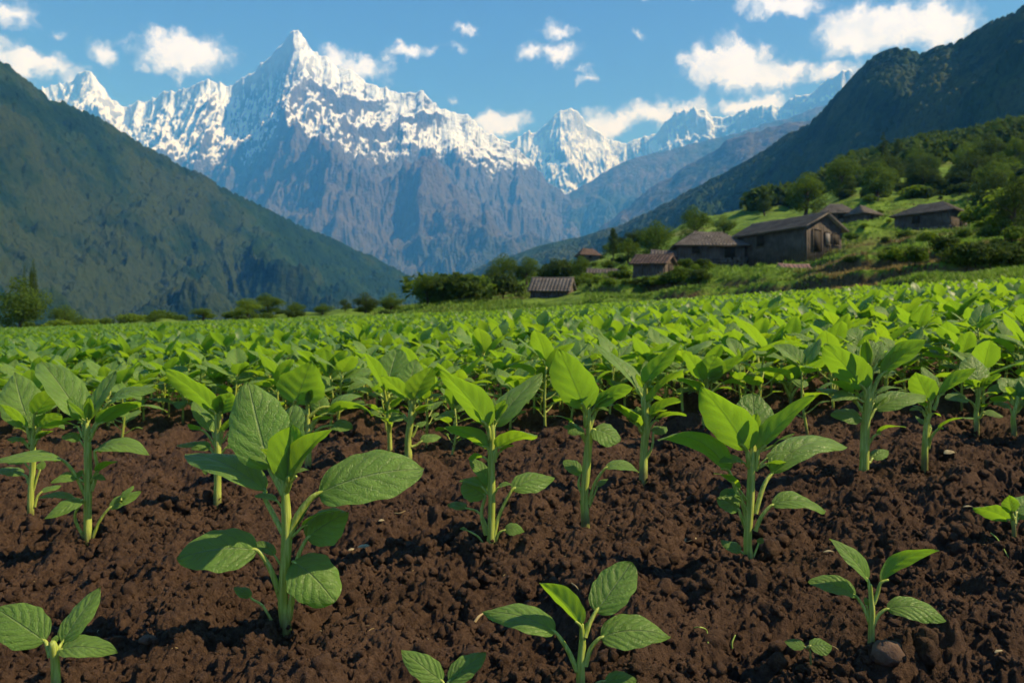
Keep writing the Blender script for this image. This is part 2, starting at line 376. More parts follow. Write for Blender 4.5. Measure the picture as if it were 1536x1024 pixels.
# ------------------------------------------------------------------ leaf and stem geometry
def nrm(v): v = np.asarray(v, float); return v / (np.linalg.norm(v) + 1e-12)
def leaf_geo(P0, P1, N, w, arch=.08, fold=.18, curl=.15, wav=.03, nu=16, nv=8, seed=0, wide=.42, side=0.0):
    """ovate blade from P0 (base) to P1 (tip); N = side its upper face looks to; w = full width"""
    P0 = np.asarray(P0, float); P1 = np.asarray(P1, float); L = np.linalg.norm(P1 - P0); T0 = (P1 - P0) / L
    N = np.asarray(N, float); N = N - T0 * (N @ T0); N = nrm(N); S = np.cross(N, T0)
    r = np.random.RandomState(seed)
    s = np.linspace(0, 1, nu + 1); t = np.linspace(-1, 1, nv + 1)
    Cc = P0 + (P1 - P0) * .45 + N * arch * L * 1.9 + S * side * L
    cur_ = ((1 - s) ** 2)[:, None] * P0 + (2 * s * (1 - s))[:, None] * Cc + (s ** 2)[:, None] * P1
    tan = np.gradient(cur_, axis=0); tan /= np.linalg.norm(tan, axis=1)[:, None]
    Sv = np.cross(N, tan); Sv /= np.linalg.norm(Sv, axis=1)[:, None]; Nv = np.cross(tan, Sv)
    a = .52; b = a * (1 - wide) / wide
    hw = (s ** a) * ((1 - s) ** b) / ((wide ** a) * ((1 - wide) ** b)) * w / 2
    hw = np.maximum(hw, w * .012)
    tw = r.uniform(-.12, .12); ph = r.uniform(0, 6.28, 4)
    V = np.zeros((nu + 1, nv + 1, 3))
    for j, tt in enumerate(t):
        ed = 1 + (.035 * np.sin(s * 23 + ph[0] * (1 if tt > 0 else 2)) + .03 * np.sin(s * 9 + ph[1] + tt)) * (abs(tt) > .95)
        lat = hw * tt * ed; f = fold
        up = abs(tt) * hw * f * 1.6 - curl * tt * tt * hw * 1.3 * (.35 + s) + wav * w * (np.sin(s * 8.5 + ph[2] + (1.7 if tt > 0 else 0)) * abs(tt) ** 1.6) * (.3 + s)
        up = up + lat * tw + w * .012 * np.sin(s * 31 + abs(tt) * -9 + ph[3]) * (1 - abs(tt) ** 4) * (abs(tt) > .05) * (nu > 12)
        V[:, j] = cur_ + Sv * lat[:, None] * math.cos(min(f, 1.0)) + Nv * up[:, None]
    uv = np.stack(np.broadcast_arrays(s[:, None], (t[None, :] + 1) / 2), -1).reshape(-1, 2)
    q = grid_quads(nu + 1, nv + 1)[:, [0, 3, 2, 1]]
    return V.reshape(-1, 3), q, uv
def tube_geo(pts, radii, ns=8, sub=4, ridge=0.0):
    pts = np.asarray(pts, float); n = len(pts)
    if n > 2 and sub > 1:
        out = []; rr = []
        for i in range(n - 1):
            p0 = pts[max(i - 1, 0)]; p1 = pts[i]; p2 = pts[i + 1]; p3 = pts[min(i + 2, n - 1)]
            for k in range(sub):
                t = k / sub
                out.append(.5 * ((2 * p1) + (-p0 + p2) * t + (2 * p0 - 5 * p1 + 4 * p2 - p3) * t * t + (-p0 + 3 * p1 - 3 * p2 + p3) * t ** 3)); rr.append(radii[i] * (1 - t) + radii[i + 1] * t)
        out.append(pts[-1]); rr.append(radii[-1]); pts = np.array(out); radii = np.array(rr)
    tan = np.gradient(pts, axis=0); tan /= np.linalg.norm(tan, axis=1)[:, None] + 1e-9
    ref = np.array([0, 1.0, 0]) if abs(tan[0][1]) < .8 else np.array([1.0, 0, 0])
    A = np.cross(tan, ref); A /= np.linalg.norm(A, axis=1)[:, None] + 1e-9; B = np.cross(tan, A)
    th = np.arange(ns) * 2 * math.pi / ns; rad = np.asarray(radii)[:, None] * (1 + ridge * np.cos(th * 4))[None, :]
    V = pts[:, None] + (A[:, None] * np.cos(th)[None, :, None] + B[:, None] * np.sin(th)[None, :, None]) * rad[..., None]
    V = V.reshape(-1, 3); m = len(pts); i = np.arange(m - 1)[:, None] * ns; j = np.arange(ns)[None, :]; j2 = (j + 1) % ns
    q = np.stack([i + j, i + ns + j, i + ns + j2, i + j2], -1).reshape(-1, 4)[:, ::-1]
    # closed tip
    V = np.vstack([V, pts[-1] + tan[-1] * radii[-1] * .6]); k = len(V) - 1; b = (m - 1) * ns
    caps = [(b + a, k, k, b + (a + 1) % ns) for a in range(0)]
    tip = np.array([(b + 2 * a, b + (2 * a + 1) % ns, b + (2 * a + 2) % ns, k) for a in range(ns // 2)])
    return V, np.vstack([q, tip])

# ------------------------------------------------------------------ the seedlings nearest the camera, each modelled leaf by leaf
# stem: picture points from the soil up with radius (px); a leaf: petiole start, [bends], blade base, tip, width, upper-face direction, arch, fold, tint
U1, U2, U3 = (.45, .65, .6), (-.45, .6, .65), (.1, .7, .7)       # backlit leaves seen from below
HERO = [
 ('largest seedling of all, with broad sunlit veined leaves, standing foremost in the left half', (428, 937), [(425,900,9.5),(428,850,9.5),(430,806,10),(428,760,8.5),(428,722,6),(430,700,3.5)], [
   ((426,742),[(415,722)],(405,704),(372,573),84,(.12,-.95,.3),.05,.10,.2),
   ((428,740),[(418,720)],(413,702),(441,606),64,(-.25,-.8,.5),.05,.15,.05),
   ((428,738),[],(431,724),(437,637),60,(-.35,.75,.5),.05,.55,.9),
   ((429,740),[],(437,722),(499,643),46,(-.5,.5,.7),.10,.45,.75),
   ((428,806),[(409,770),(396,744)],(398,736),(280,682),62,(.12,-.52,.85),.12,.25,.45),
   ((431,808),[(446,775),(464,750)],(478,740),(635,703),92,(-.05,-.80,.60),.12,.10,.4),
   ((434,930),[(441,880),(446,838)],(460,808),(523,768),58,(-.25,-.82,.5),.06,.1,.55),
   ((432,806),[],(446,786),(463,748),24,(-.5,-.7,.5),.05,.15,.5),
   ((433,928),[(440,885),(446,858)],(440,842),(502,903),70,(.35,-.78,.55),.08,.12,.15),
   ((418,886),[(404,850)],(386,825),(265,838),72,(.0,-.62,.8),.10,.05,.0),
   ((407,930),[(394,908),(378,898)],(376,895),(351,880),17,(0,-.7,.7),.1,.1,.0),
   ((420,905),[(404,855)],(392,829),(386,824),6,(0,-.7,.7),.1,.1,.5)]),
 ('bushy seedling with paired bright leaves left of centre bottom, behind the grass-free hollow', (735, 824), [(735,800,6.5),(737,740,6.2),(738,690,6.2),(738,650,5),(737,630,2.5)], [
   ((736,662),[],(732,640),(660,554),62,U1,.06,.25,.95),
   ((739,662),[],(742,640),(814,560),50,(-.45,-.65,.6),.06,.2,.3),
   ((737,690),[],(732,672),(668,641),34,(.3,.65,.7),.12,.3,.7),
   ((741,692),[(743,680)],(745,672),(806,653),50,(-.1,.5,.85),.10,.3,.6),
   ((735,745),[],(733,728),(704,685),24,(.4,-.75,.5),.08,.2,.3),
   ((729,802),[(722,770)],(728,744),(693,724),38,(.1,-.85,.5),.05,.1,.0),
   ((740,812),[(748,775)],(768,735),(832,716),38,(0,-.6,.8),.12,.1,.0),
   ((728,822),[(718,805)],(700,795),(690,792),6,(0,-.5,.8),.1,.1,.3),
   ((734,800),[(720,770)],(700,762),(671,757),18,(0,-.5,.8),.1,.1,.0),
   ((742,818),[(748,800)],(757,795),(787,797),20,(0,-.7,.7),.2,.1,.0)]),
 ('upright seedling with one tall backlit paddle leaf, thick straight stem, near picture centre', (878, 782), [(878,750,7),(880,700,7.5),(882,655,6.5),(882,620,4.5),(882,606,2.5)], [
   ((880,640),[],(877,614),(838,524),62,(.3,.78,.5),.04,.12,1.),
   ((885,640),[(890,626)],(896,614),(948,580),44,U2,.12,.15,.95),
   ((884,655),[],(890,644),(930,662),46,(.2,-.65,.75),.10,.1,.0),
   ((880,665),[(868,645)],(858,634),(822,625),24,(.2,.1,.95),.12,.2,.6),
   ((878,660),[],(872,642),(852,650),26,(.1,-.5,.8),.1,.1,.1),
   ((883,756),[(892,725)],(908,702),(959,708),28,(.1,-.5,.85),.18,.1,.2),
   ((876,745),[(868,728)],(870,713),(846,690),22,(.2,-.7,.6),.1,.1,.0),
   ((882,650),[(888,590)],(896,570),(918,556),8,(0,.2,.9),.1,.2,.7),
   ((884,760),[(890,745)],(896,730),(912,718),10,(0,-.5,.8),.1,.1,.4)]),
 ('seedling with several stacked wing-like leaves, just right behind the tall paddle-leaved one', (965, 712), [(965,680,7),(967,640,7),(968,600,5),(968,580,2.5)], [
   ((966,612),[],(963,594),(885,512),48,(.45,-.45,.75),.08,.3,.35),
   ((969,606),[],(969,576),(1022,512),46,(-.4,.62,.65),.06,.2,.9),
   ((969,618),[],(972,604),(1026,552),36,(-.5,.5,.7),.08,.25,.8),
   ((970,636),[],(974,624),(1021,601),36,(-.4,.42,.8),.10,.2,.7),
   ((971,655),[(975,640)],(982,631),(1030,623),26,(-.1,.35,.9),.15,.2,.6),
   ((964,650),[],(958,640),(924,606),32,(.4,.3,.85),.08,.2,.5),
   ((966,648),[],(958,630),(956,609),13,(.2,-.8,.5),.05,.1,.4),
   ((968,690),[(978,670)],(980,650),(1000,640),20,(0,-.5,.8),.1,.1,.1)]),
 ('sturdy seedling with three upright glowing leaves and wide drooping lower leaves, right of centre', (1124, 846), [(1123,810,7.5),(1125,750,7.5),(1128,700,7),(1129,672,4),(1129,660,2.5)], [
   ((1126,705),[],(1120,676),(1051,580),64,(.42,.68,.58),.06,.18,1.),
   ((1130,695),[],(1132,664),(1129,590),60,(0,-.9,.45),.03,.12,.15),
   ((1133,705),[],(1138,676),(1222,594),56,(-.45,.62,.65),.07,.2,.95),
   ((1138,676),[],(1160,668),(1192,650),22,(-.3,.2,.9),.1,.1,.8),
   ((1122,770),[(1104,735)],(1094,707),(987,660),42,(.12,.5,.85),.20,.25,.6),
   ((1133,770),[(1145,730)],(1158,710),(1270,671),52,(-.1,-.42,.9),.18,.22,.45),
   ((1133,796),[(1142,775)],(1157,758),(1238,768),46,(.15,-.42,.9),.20,.15,.25),
   ((1120,795),[(1112,775)],(1108,764),(1075,746),38,(.3,-.7,.65),.08,.15,.25),
   ((1120,790),[(1116,768)],(1110,750),(1092,740),20,(.6,-.2,.7),.1,.2,.3),
   ((1120,842),[(1118,832)],(1112,828),(1081,809),22,(.1,-.7,.7),.08,.1,.0),
   ((1130,835),[(1136,820)],(1138,815),(1144,806),9,(0,-.7,.7),.08,.1,.0)]),
 ('thick-stemmed seedling with a broad backlit leaf pair at top, tallest plant at the right', (1295, 716), [(1295,690,8.5),(1298,640,8.5),(1301,600,7.5),(1302,560,3.5),(1303,548,2.5)], [
   ((1300,606),[],(1297,584),(1236,517),54,(.42,.68,.6),.06,.18,1.),
   ((1304,585),[],(1309,550),(1304,509),42,(0,-.8,.55),.05,.15,.15),
   ((1302,580),[],(1303,552),(1270,514),32,(.4,-.6,.65),.05,.15,.3),
   ((1304,600),[(1314,575)],(1321,562),(1391,510),54,(-.42,.65,.62),.05,.18,1.),
   ((1302,630),[],(1312,615),(1389,594),38,(-.12,-.6,.8),.14,.1,.25),
   ((1298,650),[],(1292,628),(1246,622),32,(.1,-.7,.72),.08,.1,.0),
   ((1294,618),[(1282,598)],(1276,590),(1246,570),26,(.3,.3,.9),.08,.2,.6),
   ((1293,612),[(1280,600)],(1270,592),(1223,583),24,(.1,-.4,.9),.08,.1,.0),
   ((1302,668),[(1310,655)],(1316,651),(1359,641),20,(0,.1,.95),.14,.2,.5),
   ((1303,694),[],(1308,688),(1332,675),20,(0,-.6,.8),.1,.1,.2),
   ((1303,620),[],(1310,606),(1330,590),16,(-.3,-.4,.9),.1,.1,.1)]),
 ('slender seedling with two long raised leaves, right neighbour of the thick-stemmed plant', (1387, 694), [(1388,660,5.5),(1392,625,5.5),(1396,600,3.5),(1397,590,2)], [
   ((1394,620),[],(1394,602),(1373,558),36,(.3,.75,.6),.05,.2,.95),
   ((1400,615),[],(1408,594),(1466,552),42,(-.42,.62,.65),.06,.2,.9),
   ((1397,605),[],(1403,582),(1383,550),22,(.2,-.75,.6),.05,.2,.2),
   ((1391,655),[],(1396,642),(1373,624),20,(.3,-.5,.8),.08,.1,.5),
   ((1392,672),[(1397,655)],(1408,643),(1461,627),30,(-.1,.15,.95),.12,.2,.6),
   ((1393,625),[],(1388,610),(1372,602),14,(.2,.3,.9),.1,.2,.7)]),
 ('full seedling with layered leaves and tiny low ones, left of the largest plant', (132, 812), [(132,770,7),(133,720,7),(132,670,7),(130,640,4),(130,628,2.5)], [
   ((128,655),[],(125,632),(62,542),56,(.5,-.5,.7),.06,.3,.35),
   ((132,655),[],(133,630),(175,556),42,(-.35,-.8,.42),.05,.15,.2),
   ((134,660),[(142,644)],(148,636),(212,603),38,(-.35,.45,.8),.10,.2,.75),
   ((136,650),[(152,620)],(164,603),(234,586),36,(-.2,-.55,.8),.14,.1,.3),
   ((128,742),[(112,710)],(94,690),(-14,694),38,(.1,-.3,.95),.12,.15,.1),
   ((137,736),[(146,705)],(142,676),(224,682),38,(.05,-.5,.85),.18,.1,.45),
   ((131,760),[(122,750)],(111,747),(56,746),18,(0,-.3,.95),.12,.1,.1),
   ((126,806),[(112,775)],(124,750),(67,778),24,(.25,-.65,.72),.12,.1,.2),
   ((139,806),[(150,780)],(164,762),(212,737),24,(-.15,-.7,.7),.08,.1,.0),
   ((182,752),[],(182,748),(200,728),14,(-.3,-.5,.8),.08,.1,.4),
   ((128,660),[],(117,640),(67,637),26,(.1,.3,.95),.10,.15,.5),
   ((128,720),[],(124,712),(116,708),13,(.6,-.5,.6),.05,.1,.2)]),
 ('seedling with broad crinkled leaves at the far left edge', (46, 773), [(46,740,5.5),(47,700,5.5),(48,670,5),(49,645,2.5)], [
   ((47,668),[],(46,640),(22,558),56,(.15,-.82,.55),.06,.15,.3),
   ((48,665),[],(40,642),(-2,604),36,(.4,.6,.65),.06,.2,.8),
   ((50,665),[],(58,642),(92,622),30,(-.3,.6,.7),.06,.1,.9),
   ((50,660),[],(52,622),(90,582),32,(-.4,.5,.7),.06,.15,.5),
   ((44,725),[(40,715)],(34,712),(-8,704),26,(.1,-.3,.9),.1,.1,.4),
   ((50,735),[(56,715)],(60,705),(64,690),12,(0,-.5,.8),.1,.1,.2),
   ((52,760),[(56,745)],(62,738),(92,728),14,(0,-.4,.9),.1,.1,.1)]),
 ('seedling with one long pointed glowing leaf to the left, behind the tall foreground plant', (326, 754), [(326,720,6.5),(326,680,6.5),(327,640,5.5),(327,622,2.5)], [
   ((326,645),[],(324,620),(247,556),54,(.42,.66,.6),.06,.2,1.),
   ((328,645),[],(330,620),(346,588),34,(-.3,.75,.6),.05,.2,.95),
   ((324,665),[],(319,648),(291,601),28,(.4,-.5,.7),.05,.2,.05),
   ((322,668),[(310,650)],(300,644),(281,636),16,(.1,.5,.8),.05,.1,.9),
   ((322,680),[(314,672)],(306,669),(265,668),18,(0,-.4,.9),.1,.1,.0),
   ((330,668),[],(334,648),(349,626),15,(-.4,.2,.8),.05,.2,.5),
   ((320,700),[(310,695)],(307,702),(309,712),8,(0,-.5,.8),.1,.1,.7),
   ((330,665),[],(341,652),(352,640),10,(-.4,-.2,.8),.05,.2,.4)]),
 ('seedling with one huge backlit leaf peeking over the tall foreground plant', (462, 700), [(462,670,5.5),(463,640,5),(462,620,4),(461,605,2.5)], [
   ((461,622),[],(442,606),(466,541),64,(-.1,.8,.5),.04,.12,.95),
   ((464,625),[(480,612)],(496,610),(544,594),26,(-.1,-.5,.85),.16,.1,.45),
   ((466,640),[(480,625)],(492,620),(557,620),30,(.05,.35,.95),.18,.2,.8),
   ((466,655),[(480,642)],(498,638),(529,643),28,(0,-.65,.75),.1,.1,.15),
   ((464,650),[(475,630)],(482,622),(478,590),26,(-.3,-.5,.75),.1,.1,.3),
   ((461,660),[(450,640)],(442,632),(400,628),24,(.1,-.4,.9),.14,.1,.2)]),
 ('seedling with upright cupped leaves and a small low side leaf, behind centre left', (613, 692), [(613,660,6),(616,630,6),(618,610,4.5),(619,595,2.5)], [
   ((617,618),[],(613,600),(572,563),38,(.4,.65,.6),.05,.2,.85),
   ((618,600),[],(614,580),(624,539),38,(0,-.75,.65),.05,.15,.3),
   ((619,618),[],(622,600),(648,551),40,(-.4,.6,.65),.05,.2,.5),
   ((617,670),[(624,668)],(632,662),(662,655),20,(0,-.5,.85),.15,.1,.5),
   ((619,625),[],(625,617),(650,605),18,(-.3,.2,.9),.1,.1,.7),
   ((618,655),[],(626,640),(640,632),12,(0,-.5,.8),.1,.1,.1)]),
 ('seedling with a wide crinkled top leaf just left behind the cupped one', (585, 682), [(585,655,4),(584,630,4),(582,600,3.5),(581,588,2)], [
   ((581,610),[],(576,585),(546,528),32,(.4,.6,.65),.05,.2,.9),
   ((582,605),[],(582,578),(596,524),46,(-.05,-.75,.65),.05,.15,.35),
   ((584,650),[],(586,637),(556,622),26,(.1,.1,.95),.12,.15,.5),
   ((583,625),[],(588,612),(606,592),14,(-.3,.3,.8),.05,.1,.7),
   ((586,640),[],(590,625),(598,612),14,(-.3,-.3,.8),.05,.1,.2)]),
 ('seedling with a fanned spray of short glowing leaves, behind the three-leaved sturdy plant', (1056, 642), [(1056,620,3.8),(1057,595,3.6),(1058,578,3),(1059,570,2)], [
   ((1056,600),[],(1053,588),(1015,567),24,(.3,.3,.9),.12,.2,.5),
   ((1057,585),[],(1053,572),(1027,527),28,(.45,.65,.6),.05,.2,.9),
   ((1058,582),[],(1060,570),(1074,533),46,(-.1,.8,.55),.04,.15,.95),
   ((1060,582),[],(1064,570),(1115,536),32,(-.4,.6,.65),.06,.2,.85),
   ((1060,600),[(1070,585)],(1082,575),(1118,580),16,(.1,.3,.9),.2,.1,.7)]),
 ('low spreading seedling with a long leaf each side, before the dense crop right of centre', (1186, 602), [(1186,590,3.6),(1186,580,3),(1186,572,2)], [
   ((1186,598),[(1180,585)],(1175,575),(1116,547),30,(.25,.6,.75),.12,.15,.9),
   ((1186,585),[],(1186,574),(1236,524),42,(-.4,.62,.65),.05,.2,.85),
   ((1187,580),[],(1187,560),(1188,545),17,(0,-.7,.7),.05,.1,.4),
   ((1187,598),[(1191,588)],(1198,580),(1226,562),24,(-.2,.3,.9),.08,.1,.4),
   ((1185,582),[],(1182,570),(1172,546),14,(.3,-.4,.8),.05,.1,.2)]),
 ('seedling with a grey-green crinkled top leaf, second last plant at the right edge', (1465, 642), [(1465,620,4.5),(1467,600,4.5),(1468,588,3),(1468,580,2)], [
   ((1468,595),[],(1468,576),(1458,532),44,(.05,-.72,.68),.05,.1,.3),
   ((1468,598),[],(1470,584),(1501,561),32,(-.4,.6,.65),.05,.15,.8),
   ((1465,615),[(1460,606)],(1452,600),(1417,597),24,(0,-.5,.85),.12,.1,.4),
   ((1466,628),[],(1474,622),(1490,620),12,(0,-.2,.9),.1,.1,.5),
   ((1468,596),[],(1466,582),(1448,568),22,(.4,.5,.7),.05,.15,.7),
   ((1466,628),[],(1475,618),(1505,625),16,(0,-.5,.9),.1,.1,.0)]),
 ('seedling with dull crumpled leaves, last plant at the right edge', (1521, 648), [(1521,625,4.5),(1524,605,4),(1525,594,2)], [
   ((1524,612),[],(1524,594),(1500,566),40,(.3,-.7,.6),.05,.1,.3),
   ((1525,610),[],(1530,594),(1552,562),36,(-.3,-.7,.6),.05,.1,.1),
   ((1524,618),[],(1532,610),(1562,604),26,(-.1,-.3,.9),.1,.1,.3),
   ((1522,625),[],(1515,612),(1490,604),20,(.1,-.4,.9),.1,.1,.2)]),
 ('young four-leaved seedling at bottom centre, largest of the low ones', (871, 1040), [(872,1000,7.5),(874,965,6.5),(874,945,4.5),(873,935,3)], [
   ((866,1006),[(852,975)],(833,948),(723,917),56,(.12,-.58,.8),.12,.22,.4),
   ((874,955),[],(871,938),(810,874),44,(.4,.8,.5),.08,.4,.75),
   ((877,955),[(884,935)],(893,918),(947,843),58,(-.25,-.85,.45),.04,.1,.2),
   ((878,998),[(886,972)],(901,956),(1006,955),56,(0,-.68,.74),.14,.12,.25),
   ((874,1040),[(896,1024)],(907,1021),(955,1020),27,(-.05,-.75,.66),.12,.1,.25),
   ((877,950),[],(880,942),(883,932),8,(0,-.5,.8),.1,.1,.8)]),
 ('young three-leaved seedling in the bottom left corner', (84, 1040), [(82,1000,8),(80,970,7.5),(78,962,5)], [
   ((76,985),[(72,972)],(68,962),(-6,912),60,(.2,-.82,.52),.06,.15,.35),
   ((82,985),[(88,972)],(93,964),(151,880),44,(-.32,-.82,.48),.05,.15,.3),
   ((82,990),[],(90,974),(176,979),40,(.02,-.62,.78),.10,.12,.55),
   ((80,968),[],(81,964),(84,952),9,(0,-.5,.8),.1,.1,.8)]),
 ('small pointed-leaved seedling alone on bare soil, lower right', (1307, 968), [(1306,945,6),(1306,915,5.5),(1307,890,4.5),(1306,876,2.5)], [
   ((1307,895),[],(1302,870),(1244,808),38,(.5,-.75,.35),.06,.3,.4),
   ((1310,905),[(1316,890)],(1321,874),(1409,826),42,(-.3,.85,.5),.14,.2,.95),
   ((1305,935),[(1296,912)],(1284,894),(1212,873),34,(.1,-.62,.78),.12,.25,.3),
   ((1309,938),[(1318,922)],(1330,913),(1419,931),38,(.12,-.62,.78),.18,.12,.35),
   ((1304,920),[],(1300,908),(1299,895),10,(.5,-.5,.6),.05,.1,.0)]),
 ('tiny two-leaved sprout cut by the bottom edge, left of centre', (668, 1056), [(668,1040,5),(668,1028,4)], [
   ((667,1034),[],(664,1022),(602,974),38,(.25,-.82,.5),.06,.15,.35),
   ((669,1034),[],(673,1022),(729,978),36,(-.25,-.82,.5),.06,.15,.35)]),
 ('low seedling with one long bright leaf, cut by the right edge above bare soil', (1521, 798), [(1521,785,3.5),(1522,775,2.5)], [
   ((1521,788),[],(1517,780),(1459,761),34,(.3,.6,.75),.10,.2,.9),
   ((1522,785),[],(1524,770),(1545,742),32,(-.3,-.7,.6),.05,.15,.1),
   ((1522,788),[],(1526,778),(1560,762),24,(-.1,-.5,.85),.05,.15,.3),
   ((1521,780),[],(1518,768),(1513,742),22,(.2,.8,.5),.05,.2,.9)]),
 ('tiny dark round-leaved sprout in shade, left of the small pointed-leaved one', (1216, 984), [(1214,975,1.6),(1212,968,1.5)], [
   ((1212,970),[],(1207,970),(1177,962),18,(.05,-.62,.78),.05,.05,.0),
   ((1212,970),[],(1214,968),(1248,968),26,(0,-.62,.78),.05,.05,.0)]),
]
def ground_Y(u, v):
    """distance at which the field surface is seen at picture point (u, v)"""
    ys = np.exp(np.linspace(math.log(.5), math.log(12), 4000)); x = (u - 768) / F * ys
    g = plane_z(x, ys) - .012 - (512 - v) / F * ys; return float(ys[np.argmax(g >= 0)])
hero_xy = []
GROUP_FRONT = 'seedlings of the front rows'
def build_hero(k, spec):
    label, (bu, bv), stem, leaves = spec; Y = ground_Y(bu, bv); px = Y / F
    base = at(bu, bv, Y); hero_xy.append((base[0], base[1]))
    root = empty('crop_seedling', base); tag(root, label, 'seedling', GROUP_FRONT)
    def W_(u, v, d=0.0): return at(u, v, Y + d * px) - base          # local to the root
    low = min(0, soil_z(base[0], base[1])[0] - base[2]) - .03
    pts = [np.array([0, 0, low]), np.zeros(3)] + [W_(a, b) for a, b, _ in stem]
    rk = np.random.RandomState(k + 5); pts = pts[:2] + [p + np.array([rk.uniform(-1.6, 1.6) * px, rk.uniform(-2, 2) * px, 0]) for p in pts[2:-1]] + pts[-1:]
    rad = [stem[0][2] * .98, stem[0][2] * .9] + [c * .80 for _, _, c in stem]
    m = MB(); V, Q = tube_geo(pts, [r * px for r in rad], 12, 5, .05); m.add(V, Q)
    link('stem', m.mesh('stem', M_STEM), root)
    if k < 17:      # young leaves crowding the tip, and small ones in the leaf axils
        rr = np.random.RandomState(900 + k); tu, tv = stem[-1][0], stem[-1][1]; sc = stem[0][2] / 7.5; leaves = list(leaves)
        for q in range(4):
            a_ = rr.uniform(-1.1, 1.1) if q else .1; ln = rr.uniform(24, 44) * sc; dx, dz = math.sin(a_) * ln, math.cos(a_) * ln
            leaves.append(((tu, tv + 6), [], (tu + dx * .12, tv + 2), (tu + dx, tv - dz), ln * rr.uniform(.42, .55), (-.5 * math.sin(a_), rr.choice([-.7, .7]), .5), .06, .3, rr.uniform(.3, 1)))
        for q in range(5):
            i_ = rr.randint(1, len(stem) - 1); su, sv_ = stem[i_][0], stem[i_][1]; sg = 1 if (q % 2) else -1; ln = rr.uniform(24, 46) * sc; dx = sg * ln * rr.uniform(.7, 1); dz = ln * rr.uniform(-.2, .6); pt = rr.uniform(.3, .6)
            leaves.append(((su, sv_ + 4), [], (su + dx * pt, sv_ - dz * pt - 6), (su + dx * (1 + pt), sv_ - dz * (1 + pt) - 4), ln * rr.uniform(.45, .6), (-.2 * sg, rr.uniform(-.8, .5), .75), .12, .2, rr.uniform(0, .8)))
    for j, (S, mids, B, T, wd, N, arch, fold, var) in enumerate(leaves):
        wd = wd * (1.10 if j < len(spec[3]) else 1.0)
        N = np.array(N, float); N = N + (0, 0, .20 if N[1] < -.3 else 0); tx, tz = T[0] - B[0], B[1] - T[1]; Lp = math.hypot(tx, tz)
        ty = -(tx * N[0] + tz * N[2]) / N[1] if abs(N[1]) > .05 else 0.0
        ty = float(np.clip(ty, -.62 * Lp, .62 * Lp))
        rg = np.random.RandomState(k * 50 + j); dB = .22 * ty
        P0, P1 = W_(B[0], B[1], dB), W_(T[0], T[1], dB + ty)
        m = MB(); pw = 1.0 + wd * .032
        path = [W_(*S)] + [W_(a, b, dB * (i + 1) / (len(mids) + 1)) for i, (a, b) in enumerate(mids)] + [P0, P0 + (P1 - P0) * .12 - nrm(N) * px * 1.2]
        if len(mids) == 0: path = [path[0], path[0] * .5 + P0 * .5 + np.array([0, 0, -1.5 * px]), P0, path[-1]]
        n_ = len(path); V, Q = tube_geo(path, [px * pw * (1.45 - .75 * i / (n_ - 1)) for i in range(n_)], 8, 4)
        m.add(V, Q, mi=1)
        V, Q, uv = leaf_geo(P0, P1, N, wd * px, arch, fold, .10 + .25 * rg.rand(), .035, 28, 14, k * 50 + j, rg.uniform(.38, .48), rg.uniform(-.05, .05))
        m.add(V, Q, uv, var)
        o = link('leaf', m.mesh('leaf', [M_LEAF, M_STEM]), root)
for k, spec in enumerate(HERO): build_hero(k, spec)

def build_crumbs():
    r = np.random.RandomState(4); n = 42000
    Y = np.exp(r.uniform(math.log(.75), math.log(4.2), n)); X = Y * r.uniform(-.78, .78, n)
    s = .0014 + .0085 * r.rand(n) ** 5.5 * (1 + .5 * (fbm(X / .3, Y / .3, 2, 88) > .1)); s *= np.clip(Y / 1.3, .8, 1.5)
    hz_ = np.array(hero_xy); kk_ = 90; ang = r.uniform(0, 6.28, (len(hz_), kk_)); rad = np.abs(r.normal(0, .022, ang.shape)) + .006
    X = np.concatenate([X, (hz_[:, :1] + np.cos(ang) * rad).ravel()]); Y = np.concatenate([Y, (hz_[:, 1:] + np.sin(ang) * rad).ravel()]); s = np.concatenate([s, (.002 + .007 * r.rand(ang.size) ** 2.5)]); n = len(X)
    Z = soil_z(X, Y) + s * .25; Z[-ang.size:] += np.clip(.012 - rad.ravel() * .35, 0, 1)
    R = rotv(r.normal(0, 1.2, (n, 3)))
    V, Q, _, _ = scatter([icolump(k, 6, 4, .4) for k in range(9)], np.stack([X, Y, Z], 1), s, R, r)
    n2 = 190; Y2 = np.exp(r.uniform(math.log(.95), math.log(3.4), n2)); X2 = Y2 * r.uniform(-.72, .72, n2); s2 = (.010 + .020 * r.rand(n2) ** 2.2); Z2 = soil_z(X2, Y2) + s2 * .15
    cl = []
    for k in range(8):
        Vc, Qc = icolump(60 + k, 22, 14, .05); f_ = 1 + .22 * gnoise(Vc[:, 0] * 1.7 + k * 9, Vc[:, 1] * 1.7 + Vc[:, 2] * 1.3, k) + .16 * domes(Vc[:, 0] * 3 + Vc[:, 2] * 2, Vc[:, 1] * 3 + k, k) + .05 * gnoise(Vc[:, 0] * 9, Vc[:, 2] * 9 + Vc[:, 1] * 5, k); cl.append((Vc * f_[:, None], Qc))
    V2, Q2, _, _ = scatter(cl, np.stack([X2, Y2, Z2], 1), s2, rotv(r.normal(0, 1.2, (n2, 3))), r); Q = np.vstack([Q, Q2 + len(V)]); V = np.vstack([V, V2])
    o = link('soil_crumbs', mesh_data('soil_crumbs', V, Q, M_SOIL, smooth=False)); tag(o, 'loose crumbs and small clods of dark brown soil between the seedlings', 'soil', kind='stuff')
build_crumbs()

